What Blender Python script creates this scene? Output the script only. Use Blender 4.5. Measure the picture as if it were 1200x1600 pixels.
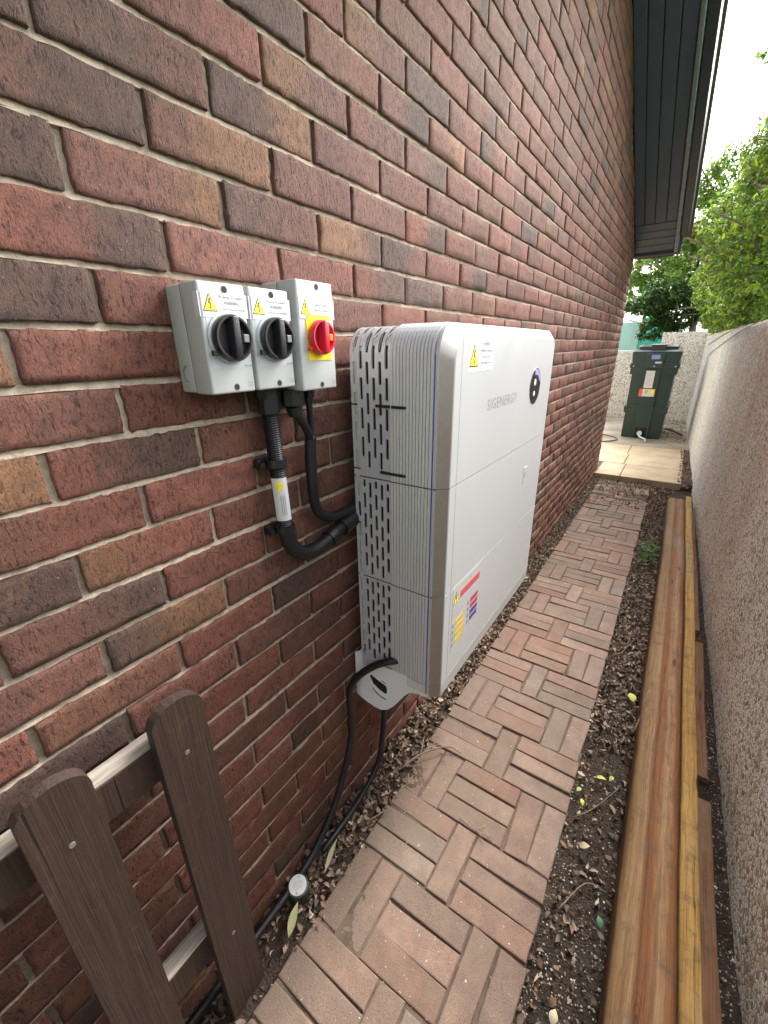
import bpy, bmesh, math, random
import numpy as np
from mathutils import Vector, Matrix

# ------------------------------------------------------------------ clear
for o in list(bpy.data.objects):
    bpy.data.objects.remove(o)
scene = bpy.context.scene
COL = scene.collection
RND = random.Random(7)
G = 1.48            # height of the measuring level (a bed joint at eye height) above the path

# ------------------------------------------------------------------ camera
CAM_R = [[0.8245576, 0.5656024, -0.0140940],
         [0.1953939, -0.3080543, -0.9310874],
         [-0.5309670, 0.7649814, -0.3645237]]      # rows: right, down, forward
CAM_P = (0.67346, -0.30113, -0.03257 + G)
FPX = 654.489                                       # focal length in pixels of a 1200 x 1600 picture
cd = bpy.data.cameras.new('camera')
cd.sensor_fit = 'VERTICAL'; cd.sensor_height = 36.0; cd.sensor_width = 27.0
cd.lens = FPX / 1600 * 36.0
cd.clip_start = 0.02; cd.clip_end = 500
cam = bpy.data.objects.new('camera', cd); COL.objects.link(cam)
r_, d_, f_ = [Vector(v) for v in CAM_R]
m = Matrix((r_, -d_, -f_)).transposed().to_4x4()
m.translation = Vector(CAM_P)
cam.matrix_world = m
scene.camera = cam

def project(p):
    v = Vector(p) - Vector(CAM_P)
    z = v.dot(f_)
    if z < 0.05: return None
    return 600 + FPX * v.dot(r_) / z, 800 + FPX * v.dot(d_) / z, z

# ------------------------------------------------------------------ sky, sun, exposure
SUN_EL, SUN_AZ = math.radians(46), math.radians(14)     # azimuth from +Y (down the alley) towards +X
w = bpy.data.worlds.new('World'); scene.world = w; w.use_nodes = True
nt = w.node_tree; nt.nodes.clear()
sky = nt.nodes.new('ShaderNodeTexSky'); sky.sky_type = 'NISHITA'; sky.sun_disc = False
sky.sun_elevation = SUN_EL; sky.sun_rotation = SUN_AZ
sky.air_density = 1.0; sky.dust_density = 6.0; sky.ozone_density = 1.0
hs = nt.nodes.new('ShaderNodeHueSaturation'); hs.inputs['Saturation'].default_value = 0.30
bg = nt.nodes.new('ShaderNodeBackground'); bg.inputs['Strength'].default_value = 0.15
wo = nt.nodes.new('ShaderNodeOutputWorld')
nt.links.new(sky.outputs[0], hs.inputs['Color']); nt.links.new(hs.outputs[0], bg.inputs[0]); nt.links.new(bg.outputs[0], wo.inputs[0])
sd = bpy.data.lights.new('sun', 'SUN'); sd.energy = 0.95; sd.angle = math.radians(22); sd.color = (1.0, 0.97, 0.93)
sun = bpy.data.objects.new('sun', sd); COL.objects.link(sun)
sdir = Vector((math.sin(SUN_AZ) * math.cos(SUN_EL), math.cos(SUN_AZ) * math.cos(SUN_EL), math.sin(SUN_EL)))
sun.rotation_euler = sdir.to_track_quat('Z', 'Y').to_euler()
sun.location = (3, 6, 8)
vs = scene.view_settings
vs.view_transform = 'Standard'; vs.look = 'None'; vs.gamma = 1.0; vs.use_curve_mapping = False
vs.exposure = 2.38
scene.cycles.use_denoising = True
scene.cycles.denoising_prefilter = 'ACCURATE'
scene.cycles.denoising_input_passes = 'RGB_ALBEDO_NORMAL'
scene.cycles.max_bounces = 8

# ------------------------------------------------------------------ materials
MATS = {}
class NT:
    def __init__(s, name):
        s.m = bpy.data.materials.new(name); s.m.use_nodes = True
        s.t = s.m.node_tree; s.t.nodes.clear()
        s.out = s.n('ShaderNodeOutputMaterial'); s.p = s.n('ShaderNodeBsdfPrincipled')
        s.l(s.p.outputs[0], s.out.inputs[0]); MATS[name] = s.m
    def n(s, t, **k):
        o = s.t.nodes.new(t)
        for a, v in k.items(): setattr(o, a, v)
        return o
    def l(s, a, b): s.t.links.new(a, b)
    def pos(s, scale=(1, 1, 1)):
        g = s.n('ShaderNodeNewGeometry'); mp = s.n('ShaderNodeMapping'); mp.inputs['Scale'].default_value = scale
        s.l(g.outputs['Position'], mp.inputs['Vector']); return mp.outputs[0]
    def noise(s, vec, scale, detail=4, rough=0.6, dist=0.0):
        o = s.n('ShaderNodeTexNoise'); s.l(vec, o.inputs['Vector'])
        o.inputs['Scale'].default_value = scale; o.inputs['Detail'].default_value = detail
        o.inputs['Roughness'].default_value = rough; o.inputs['Distortion'].default_value = dist
        return o.outputs['Fac']
    def voro(s, vec, scale, feature='F1', out='Distance', rand=1.0):
        o = s.n('ShaderNodeTexVoronoi', feature=feature); s.l(vec, o.inputs['Vector'])
        o.inputs['Scale'].default_value = scale; o.inputs['Randomness'].default_value = rand
        return o.outputs[out]
    def ramp(s, fac, stops, interp='LINEAR'):
        o = s.n('ShaderNodeValToRGB'); o.color_ramp.interpolation = interp; e = o.color_ramp.elements
        while len(e) < len(stops): e.new(0.5)
        for i, (p, c) in enumerate(stops):
            e[i].position = p; e[i].color = (c, c, c, 1) if isinstance(c, (int, float)) else (*c, 1)
        s.l(fac, o.inputs[0]); return o.outputs[0]
    def mix(s, fac, a, b, mode='MIX'):
        o = s.n('ShaderNodeMix', data_type='RGBA', blend_type=mode)
        for i, v in ((0, fac), (6, a), (7, b)):
            if isinstance(v, (int, float)): o.inputs[i].default_value = v
            elif isinstance(v, tuple): o.inputs[i].default_value = (*v, 1)
            else: s.l(v, o.inputs[i])
        return o.outputs[2]
    def math(s, op, a, b=0.0, c=0.0):
        o = s.n('ShaderNodeMath', operation=op)
        for i, v in enumerate((a, b, c)):
            if isinstance(v, (int, float)): o.inputs[i].default_value = v
            else: s.l(v, o.inputs[i])
        return o.outputs[0]
    def attr(s, name): return s.n('ShaderNodeAttribute', attribute_name=name).outputs['Color']
    def bump(s, h, strength=0.5, dist=0.002, prev=None):
        b = s.n('ShaderNodeBump'); b.inputs['Strength'].default_value = strength; b.inputs['Distance'].default_value = dist
        s.l(h, b.inputs['Height'])
        if prev is not None: s.l(prev, b.inputs['Normal'])
        s.l(b.outputs[0], s.p.inputs['Normal']); return b.outputs[0]
    def base(s, v):
        if isinstance(v, tuple): s.p.inputs['Base Color'].default_value = (*v, 1)
        else: s.l(v, s.p.inputs['Base Color'])
    def set(s, rough=None, metal=None, spec=None, coat=None):
        if rough is not None:
            if isinstance(rough, (int, float)): s.p.inputs['Roughness'].default_value = rough
            else: s.l(rough, s.p.inputs['Roughness'])
        if metal is not None: s.p.inputs['Metallic'].default_value = metal
        if spec is not None: s.p.inputs['Specular IOR Level'].default_value = spec
        if coat is not None: s.p.inputs['Coat Weight'].default_value = coat
        return s

def plain(name, col, rough=0.5, metal=0.0, var=0.06, bumpd=0.0, scale=40, spec=None):
    t = NT(name); v = t.pos()
    n = t.noise(v, scale, 5)
    n2 = t.noise(v, scale * 0.12, 3)
    lo = tuple(c * (1 - var * 1.5) for c in col); hi = tuple(min(1, c * (1 + var)) for c in col)
    t.base(t.mix(n2, t.mix(n, lo, col), hi))
    t.set(rough=t.ramp(n, [(0.3, max(0, rough - 0.06)), (0.7, min(1, rough + 0.06))]), metal=metal, spec=spec)
    if bumpd: t.bump(t.noise(v, scale * 6, 4), 0.4, bumpd)
    return t.m

# brick: colour comes from each brick, texture from position
t = NT('brick'); P0 = t.pos(); PS = t.pos((1, 1, 0.40))
creases = t.noise(PS, 205, 5, 0.68, 0.5)
fine = t.noise(t.pos((1, 1, 0.6)), 520, 4, 0.75)
grit = t.noise(P0, 1300, 2, 0.7)
blot = t.noise(P0, 34, 5, 0.7)
bc = t.attr('bcol')
c = t.mix(t.ramp(blot, [(0.3, 0.0), (0.72, 1.0)]), t.mix(1.0, bc, (0.66, 0.66, 0.70), 'MULTIPLY'), t.mix(1.0, bc, (1.22, 1.16, 1.08), 'MULTIPLY'))
c = t.mix(t.ramp(fine, [(0.30, 0.85), (0.50, 0.0)]), c, t.mix(1.0, c, (0.36, 0.32, 0.32), 'MULTIPLY'))
vary = t.ramp(t.noise(P0, 7.0, 3, 0.6), [(0.32, 0.45), (0.66, 1.0)])
c = t.mix(t.math('MULTIPLY', t.ramp(creases, [(0.34, 0.95), (0.45, 0.0)]), vary), c, t.mix(1.0, c, (0.20, 0.17, 0.17), 'MULTIPLY'))  # shade in the creases put into the colour, following the bump
c = t.mix(t.ramp(fine, [(0.56, 0.0), (0.76, 0.75)]), c, t.mix(1.0, c, (1.9, 1.8, 1.7), 'MULTIPLY'))
c = t.mix(t.ramp(t.noise(P0, 210, 2, 0.5), [(0.745, 0.0), (0.79, 0.75)]), c, (0.50, 0.43, 0.37))
c = t.mix(t.ramp(t.noise(t.pos((1, 1, 1.4)), 38, 6, 0.75), [(0.69, 0.0), (0.76, 0.6)]), c, (0.40, 0.33, 0.25))
t.base(c); t.set(rough=0.72, spec=0.45)
h = t.math('ADD', t.math('MULTIPLY', t.ramp(creases, [(0.28, 0.0), (0.47, 0.8), (0.8, 1.0)]), vary), t.math('MULTIPLY', fine, 0.6))
h = t.math('ADD', h, t.math('MULTIPLY', grit, 0.15))
t.bump(h, 1.0, 0.0046)

t = NT('mortar'); v = t.pos()
n = t.noise(v, 60, 5, 0.7); g = t.noise(v, 700, 3, 0.7)
c = t.ramp(n, [(0.25, (0.20, 0.16, 0.115)), (0.5, (0.39, 0.325, 0.24)), (0.8, (0.52, 0.45, 0.345))])
c = t.mix(t.ramp(g, [(0.3, 0.5), (0.5, 0.0)]), c, (0.20, 0.155, 0.11))
t.base(c); t.set(rough=0.95, spec=0.2)
t.bump(t.math('ADD', n, t.math('MULTIPLY', g, 0.6)), 0.8, 0.003)

# clay paver
t = NT('paver'); v = t.pos()
n = t.noise(v, 14, 5, 0.65); g = t.noise(v, 420, 4, 0.75); sp = t.noise(v, 120, 2, 0.5)
c = t.mix(t.ramp(n, [(0.3, 0.0), (0.75, 1.0)]), t.mix(1.0, t.attr('bcol'), (0.75, 0.72, 0.72), 'MULTIPLY'), t.mix(1.0, t.attr('bcol'), (1.18, 1.15, 1.1), 'MULTIPLY'))
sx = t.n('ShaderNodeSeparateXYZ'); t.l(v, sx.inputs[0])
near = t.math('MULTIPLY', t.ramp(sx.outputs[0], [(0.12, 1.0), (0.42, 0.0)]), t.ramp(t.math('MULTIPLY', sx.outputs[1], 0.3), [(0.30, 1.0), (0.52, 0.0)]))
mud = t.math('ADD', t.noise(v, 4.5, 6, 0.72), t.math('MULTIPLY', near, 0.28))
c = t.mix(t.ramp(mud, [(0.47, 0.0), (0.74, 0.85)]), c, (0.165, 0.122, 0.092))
c = t.mix(t.ramp(t.noise(v, 45, 5, 0.75), [(0.56, 0.0), (0.72, 0.55)]), c, (0.14, 0.105, 0.08))
c = t.mix(t.ramp(g, [(0.32, 0.85), (0.52, 0.0)]), c, t.mix(1.0, c, (0.36, 0.33, 0.31), 'MULTIPLY'))
c = t.mix(t.ramp(g, [(0.56, 0.0), (0.74, 0.5)]), c, t.mix(1.0, c, (1.6, 1.55, 1.5), 'MULTIPLY'))
c = t.mix(t.ramp(sp, [(0.72, 0.0), (0.77, 0.8)]), c, (0.50, 0.45, 0.38))
t.base(c); t.set(rough=0.85, spec=0.35)
t.bump(t.math('ADD', g, t.math('MULTIPLY', n, 0.8)), 0.8, 0.003)

# soil and grit
t = NT('soil'); v = t.pos()
n = t.noise(v, 9, 6, 0.7); g = t.noise(v, 260, 5, 0.75); vo = t.voro(v, 150)
c = t.ramp(n, [(0.3, (0.036, 0.025, 0.019)), (0.6, (0.075, 0.054, 0.040)), (0.85, (0.14, 0.105, 0.08))])
c = t.mix(t.ramp(g, [(0.60, 0.0), (0.78, 0.6)]), c, (0.20, 0.16, 0.12))
t.base(c); t.set(rough=0.95, spec=0.2)
t.bump(t.math('ADD', t.math('MULTIPLY', vo, 0.8), g), 1.0, 0.008)

t = NT('joint_dirt'); v = t.pos()
n = t.noise(v, 12, 6, 0.7); g = t.noise(v, 380, 4, 0.75)
c = t.ramp(n, [(0.3, (0.060, 0.044, 0.032)), (0.7, (0.165, 0.122, 0.090))])
c = t.mix(t.ramp(g, [(0.62, 0.0), (0.74, 0.7)]), c, (0.34, 0.29, 0.23))
t.base(c); t.set(rough=0.95, spec=0.2); t.bump(g, 0.9, 0.004)

# roughcast walls: small stones in render
def roughcast(name, tint, sc):
    t = NT(name); v = t.pos()
    wv = t.n('ShaderNodeVectorMath', operation='ADD'); dn = t.n('ShaderNodeTexNoise'); dn.inputs['Scale'].default_value = 190
    t.l(v, dn.inputs['Vector']); mul = t.n('ShaderNodeVectorMath', operation='SCALE'); mul.inputs['Scale'].default_value = 0.007
    t.l(dn.outputs['Color'], mul.inputs[0]); t.l(v, wv.inputs[0]); t.l(mul.outputs[0], wv.inputs[1]); vv = wv.outputs[0]
    d = t.voro(vv, sc); edge = t.voro(vv, sc, 'DISTANCE_TO_EDGE'); idc = t.voro(vv, sc, out='Color')
    sep = t.n('ShaderNodeSeparateColor'); t.l(idc, sep.inputs[0])
    stone = t.ramp(sep.outputs[0], [(0.0, (0.26, 0.20, 0.15)), (0.10, (0.50, 0.42, 0.32)), (0.26, (0.78, 0.75, 0.68)), (0.5, (0.90, 0.89, 0.86)), (1.0, (0.94, 0.94, 0.94))])
    c = t.mix(t.ramp(edge, [(0.02, 0.0), (0.085, 1.0)]), (0.24, 0.20, 0.155), stone)  # shade between the stones put into the colour as dark gaps
    c = t.mix(t.ramp(t.noise(v, 420, 3, 0.7), [(0.3, 0.35), (0.5, 0.0)]), c, t.mix(1.0, c, (0.6, 0.55, 0.48), 'MULTIPLY'))
    stain = t.noise(t.pos((1, 1, 0.35)), 2.2, 6, 0.68)
    c = t.mix(t.ramp(stain, [(0.53, 0.0), (0.76, 0.5)]), c, t.mix(1.0, c, (0.76, 0.62, 0.45), 'MULTIPLY'))
    streak = t.noise(t.pos((1, 6, 0.5)), 1.6, 5, 0.7)
    c = t.mix(t.ramp(streak, [(0.60, 0.0), (0.78, 0.35)]), c, t.mix(1.0, c, (0.62, 0.56, 0.47), 'MULTIPLY'))
    c = t.mix(1.0, c, tint, 'MULTIPLY')
    t.base(c); t.set(rough=0.85, spec=0.35)
    t.bump(t.math('ADD', t.ramp(edge, [(0.0, 0.0), (0.22, 1.0)]), t.math('MULTIPLY', sep.outputs[1], 0.35)), 0.55, 0.005)
    return t.m
roughcast('roughcast', (1.0, 0.99, 0.94), 74)
roughcast('roughcast_far', (1.0, 0.97, 0.9), 60)

# timber
def grain(t, c, sc=1.0):
    """long fibres, fine checks, saw marks and knots over a timber colour; returns colour and height"""
    wob = t.n('ShaderNodeVectorMath', operation='ADD'); nw_ = t.n('ShaderNodeTexNoise'); nw_.inputs['Scale'].default_value = 3.2; nw_.inputs['Detail'].default_value = 3
    p_ = t.pos(); t.l(p_, nw_.inputs['Vector']); sc_ = t.n('ShaderNodeVectorMath', operation='MULTIPLY'); sc_.inputs[1].default_value = (0.03, 0.0, 0.03)
    t.l(nw_.outputs['Color'], sc_.inputs[0]); t.l(p_, wob.inputs[0]); t.l(sc_.outputs[0], wob.inputs[1])
    def stretch(v): m_ = t.n('ShaderNodeMapping'); m_.inputs['Scale'].default_value = v; t.l(wob.outputs[0], m_.inputs['Vector']); return m_.outputs[0]
    fib = t.noise(stretch((420 * sc, 7, 420 * sc)), 1.0, 4, 0.7); band = t.noise(stretch((95 * sc, 1.6, 95 * sc)), 1.0, 5, 0.65, 0.6)
    check = t.noise(stretch((170 * sc, 2.2, 170 * sc)), 1.0, 3, 0.6); saw = t.noise(t.pos((6, 240, 6)), 1.0, 3, 0.7)
    c = t.mix(t.ramp(band, [(0.36, 0.75), (0.56, 0.0)]), c, t.mix(1.0, c, (0.56, 0.45, 0.36), 'MULTIPLY'))
    c = t.mix(t.ramp(fib, [(0.30, 0.8), (0.52, 0.0)]), c, t.mix(1.0, c, (0.55, 0.47, 0.40), 'MULTIPLY'))
    c = t.mix(t.ramp(fib, [(0.58, 0.0), (0.80, 0.5)]), c, t.mix(1.0, c, (1.45, 1.42, 1.35), 'MULTIPLY'))
    c = t.mix(t.ramp(check, [(0.27, 0.9), (0.33, 0.0)]), c, (0.035, 0.022, 0.014))
    kn = t.voro(t.pos((9, 1.9, 9)), 1.4); ring = t.math('SINE', t.math('MULTIPLY', kn, 120.0))
    c = t.mix(t.ramp(kn, [(0.06, 0.9), (0.10, 0.0)]), c, (0.075, 0.038, 0.020))
    c = t.mix(t.math('MULTIPLY', t.ramp(kn, [(0.10, 0.5), (0.24, 0.0)]), ring), c, t.mix(1.0, c, (0.5, 0.4, 0.3), 'MULTIPLY'))
    c = t.mix(t.ramp(t.noise(p_, 22, 6, 0.75), [(0.52, 0.0), (0.70, 0.75)]), c, (0.10, 0.075, 0.053))
    c = t.mix(t.ramp(t.noise(t.pos((1, .4, 1)), 6, 5, 0.7), [(0.52, 0.0), (0.78, 0.55)]), c, (0.26, 0.215, 0.16))
    hgt = t.math('ADD', t.math('MULTIPLY', fib, 0.6), t.math('ADD', t.ramp(check, [(0.27, 0.0), (0.35, 0.6)]), t.math('MULTIPLY', saw, 0.25)))
    return c, hgt
def timber(name, a, b, sc=1.0):
    t = NT(name); n = t.noise(t.pos((12, 0.8, 12)), 1.0, 4, 0.6, 0.8)
    c, hgt = grain(t, t.ramp(n, [(0.3, a), (0.7, b)]), sc)
    t.base(c); t.set(rough=0.8, spec=0.25); t.bump(hgt, 0.8, 0.003)
    return t.m
t = NT('timber_log'); g_ = t.n('ShaderNodeNewGeometry'); sx = t.n('ShaderNodeSeparateXYZ'); t.l(g_.outputs['Position'], sx.inputs[0])
u = t.math('ADD', sx.outputs[0], t.math('MULTIPLY', sx.outputs[1], 0.008))           # distance from the wall, following the log
wob = t.noise(t.pos((4, 0.9, 4)), 1.6, 5, 0.6)
u = t.math('ADD', u, t.math('MULTIPLY', t.math('SUBTRACT', wob, 0.5), 0.014))
band = t.math('MULTIPLY', t.math('SUBTRACT', u, 0.795), 7.2)
c = t.ramp(band, [(0.0, (0.24, 0.155, 0.075)), (0.34, (0.31, 0.21, 0.11)), (0.42, (0.20, 0.088, 0.034)), (0.55, (0.29, 0.145, 0.062)), (0.70, (0.38, 0.265, 0.155)), (0.82, (0.31, 0.165, 0.075)), (1.0, (0.19, 0.080, 0.034))])
c, hgt = grain(t, t.mix(1.0, c, (0.86, 0.80, 0.76), 'MULTIPLY'))
t.base(c); t.set(rough=0.8, spec=0.25); t.bump(hgt, 0.8, 0.003)
timber('timber_yellow', (0.40, 0.235, 0.068), (0.49, 0.315, 0.105), 1.2)
timber('timber_red', (0.19, 0.092, 0.050), (0.27, 0.145, 0.080))
t = NT('picket_stain'); v = t.pos((150, 150, 3.5)); n = t.noise(v, 1.5, 5, 0.7); wn = t.noise(t.pos(), 30, 6, 0.75); ck = t.noise(t.pos((90, 90, 1.5)), 1.0, 3, 0.6)
c = t.ramp(n, [(0.3, (0.020, 0.011, 0.007)), (0.7, (0.055, 0.031, 0.021))])
c = t.mix(t.ramp(wn, [(0.58, 0.0), (0.72, 0.6)]), c, (0.105, 0.078, 0.058)); c = t.mix(t.ramp(ck, [(0.27, 0.9), (0.33, 0.0)]), c, (0.008, 0.005, 0.004))
t.base(c); t.set(rough=0.62); t.bump(t.math('ADD', n, t.ramp(ck, [(0.27, 0.0), (0.35, 0.8)])), 0.7, 0.003)
t = NT('weathered_rail'); v = t.pos((60, 4, 60)); n = t.noise(v, 1.5, 6, 0.7)
t.base(t.ramp(n, [(0.3, (0.13, 0.10, 0.075)), (0.6, (0.42, 0.37, 0.31)), (0.8, (0.55, 0.5, 0.44))])); t.set(rough=0.85); t.bump(n, 0.6, 0.003)

plain('abs_grey', (0.42, 0.44, 0.42), 0.42, var=0.03)
plain('plate_grey', (0.44, 0.475, 0.485), 0.35, var=0.02)
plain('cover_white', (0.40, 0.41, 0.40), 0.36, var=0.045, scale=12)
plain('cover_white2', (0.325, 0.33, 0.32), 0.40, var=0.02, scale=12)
plain('bracket_white', (0.82, 0.84, 0.84), 0.35, var=0.02)
plain('black_plastic', (0.012, 0.012, 0.013), 0.38, var=0.2)
plain('black_dish', (0.004, 0.004, 0.005), 0.5, var=0.2)
plain('black_conduit', (0.007, 0.007, 0.008), 0.5, var=0.3)
plain('dark_hole', (0.012, 0.011, 0.010), 0.8)
plain('inner_metal', (0.05, 0.05, 0.05), 0.6, metal=0.3)
plain('red_plastic', (0.55, 0.015, 0.03), 0.32, var=0.05)
plain('red_dish', (0.20, 0.004, 0.012), 0.4, var=0.05)
plain('orange_plastic', (0.85, 0.20, 0.02), 0.4)
plain('lock_grey', (0.16, 0.16, 0.155), 0.45)
plain('yellow_plate', (0.86, 0.60, 0.01), 0.4, var=0.03)
plain('sticker_white', (0.60, 0.61, 0.61), 0.35, var=0.02)
plain('sticker_grey', (0.42, 0.42, 0.41), 0.35, var=0.02)
plain('sign_yellow', (0.90, 0.70, 0.03), 0.4, var=0.02)
plain('ink', (0.02, 0.02, 0.02), 0.5)
plain('ink_grey', (0.22, 0.23, 0.24), 0.5)
plain('sticker_red', (0.50, 0.09, 0.09), 0.4)
plain('sticker_crimson', (0.38, 0.05, 0.08), 0.4)
plain('sticker_blue', (0.07, 0.05, 0.22), 0.4)
plain('sticker_ochre', (0.55, 0.40, 0.06), 0.4)
plain('film_blue', (0.13, 0.15, 0.42), 0.4)
plain('glass_black', (0.006, 0.006, 0.010), 0.12)
plain('lens_violet', (0.30, 0.28, 0.62), 0.25)
plain('tank_green', (0.012, 0.036, 0.031), 0.34, var=0.2, scale=14)
plain('tank_lid', (0.022, 0.018, 0.024), 0.45, var=0.2)
plain('label_blue', (0.20, 0.24, 0.62), 0.4)
plain('hazard_red', (0.75, 0.10, 0.08), 0.4)
plain('white_plastic', (0.70, 0.70, 0.66), 0.4)
plain('soffit_dark', (0.042, 0.058, 0.100), 0.42, var=0.1, scale=9, bumpd=0.0006)
plain('soffit_gap', (0.006, 0.006, 0.008), 0.7)
plain('barge_trim', (0.13, 0.15, 0.18), 0.25, var=0.05)
plain('barge_black', (0.020, 0.026, 0.042), 0.35, var=0.1)
plain('roof_tile', (0.10, 0.07, 0.06), 0.8, var=0.3, bumpd=0.003)
plain('bark', (0.17, 0.125, 0.09), 0.9, var=0.35, bumpd=0.006, scale=20)
plain('bark_dark', (0.07, 0.055, 0.04), 0.9, var=0.35, bumpd=0.006, scale=20)
plain('twig', (0.20, 0.145, 0.10), 0.85, var=0.3)
plain('wire', (0.10, 0.085, 0.065), 0.7, var=0.2)
plain('turquoise', (0.06, 0.62, 0.50), 0.6, var=0.15, scale=6)
plain('turquoise_pale', (0.50, 0.72, 0.68), 0.6, var=0.1, scale=6)  # white sky glow through the net put into this paler colour
plain('olive_pipe', (0.022, 0.030, 0.020), 0.5, var=0.2)
plain('grass', (0.07, 0.13, 0.03), 0.9, var=0.4, bumpd=0.01, scale=6)
t = NT('silver'); v = t.pos((1, 1, 0.02)); n = t.noise(v, 300, 3)
t.base(t.ramp(n, [(0.3, (0.56, 0.57, 0.59)), (0.7, (0.64, 0.65, 0.67))])); t.set(rough=0.36, metal=0.35)
t = NT('chamfer_silver'); v = t.pos(); n = t.noise(v, 60, 4)
t.base(t.ramp(n, [(0.3, (0.40, 0.375, 0.335)), (0.7, (0.44, 0.415, 0.37))])); t.set(rough=0.40, metal=0.7)  # silver, with the warm reflection of brick and ground put into its colour
t = NT('slab'); v = t.pos(); n = t.noise(v, 3.2, 6, 0.65); g = t.noise(v, 160, 4, 0.7)
c = t.ramp(n, [(0.25, (0.30, 0.24, 0.165)), (0.55, (0.44, 0.375, 0.275)), (0.8, (0.50, 0.44, 0.345))])
c = t.mix(t.ramp(g, [(0.3, 0.35), (0.5, 0.0)]), c, (0.20, 0.16, 0.11)); t.base(t.mix(1.0, c, (1.06, 0.98, 0.86), 'MULTIPLY')); t.set(rough=0.88); t.bump(g, 0.4, 0.002)
t = NT('concrete'); v = t.pos(); n = t.noise(v, 2.4, 6, 0.7); g = t.noise(v, 90, 4, 0.7)
c = t.ramp(n, [(0.3, (0.18, 0.15, 0.11)), (0.55, (0.40, 0.34, 0.255)), (0.8, (0.48, 0.42, 0.33))])
c = t.mix(t.ramp(g, [(0.3, 0.4), (0.5, 0.0)]), c, (0.12, 0.10, 0.08)); t.base(c); t.set(rough=0.9); t.bump(g, 0.5, 0.003)
def leafmat(name, rough=0.45, trans=0.35):
    t = NT(name); v = t.pos()
    a = t.attr('lcol'); t.base(a); t.set(rough=rough, spec=0.4)
    if trans:
        tr = t.n('ShaderNodeBsdfTranslucent'); t.l(t.mix(1.0, a, (1.3, 1.4, 0.7), 'MULTIPLY'), tr.inputs[0])
        mx = t.n('ShaderNodeMixShader'); mx.inputs[0].default_value = trans
        t.l(t.p.outputs[0], mx.inputs[1]); t.l(tr.outputs[0], mx.inputs[2]); t.l(mx.outputs[0], t.out.inputs[0])
    return t.m
leafmat('leaf', 0.4, 0.45); leafmat('dry_leaf', 0.75, 0.0); leafmat('chip', 0.7, 0.0)

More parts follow.
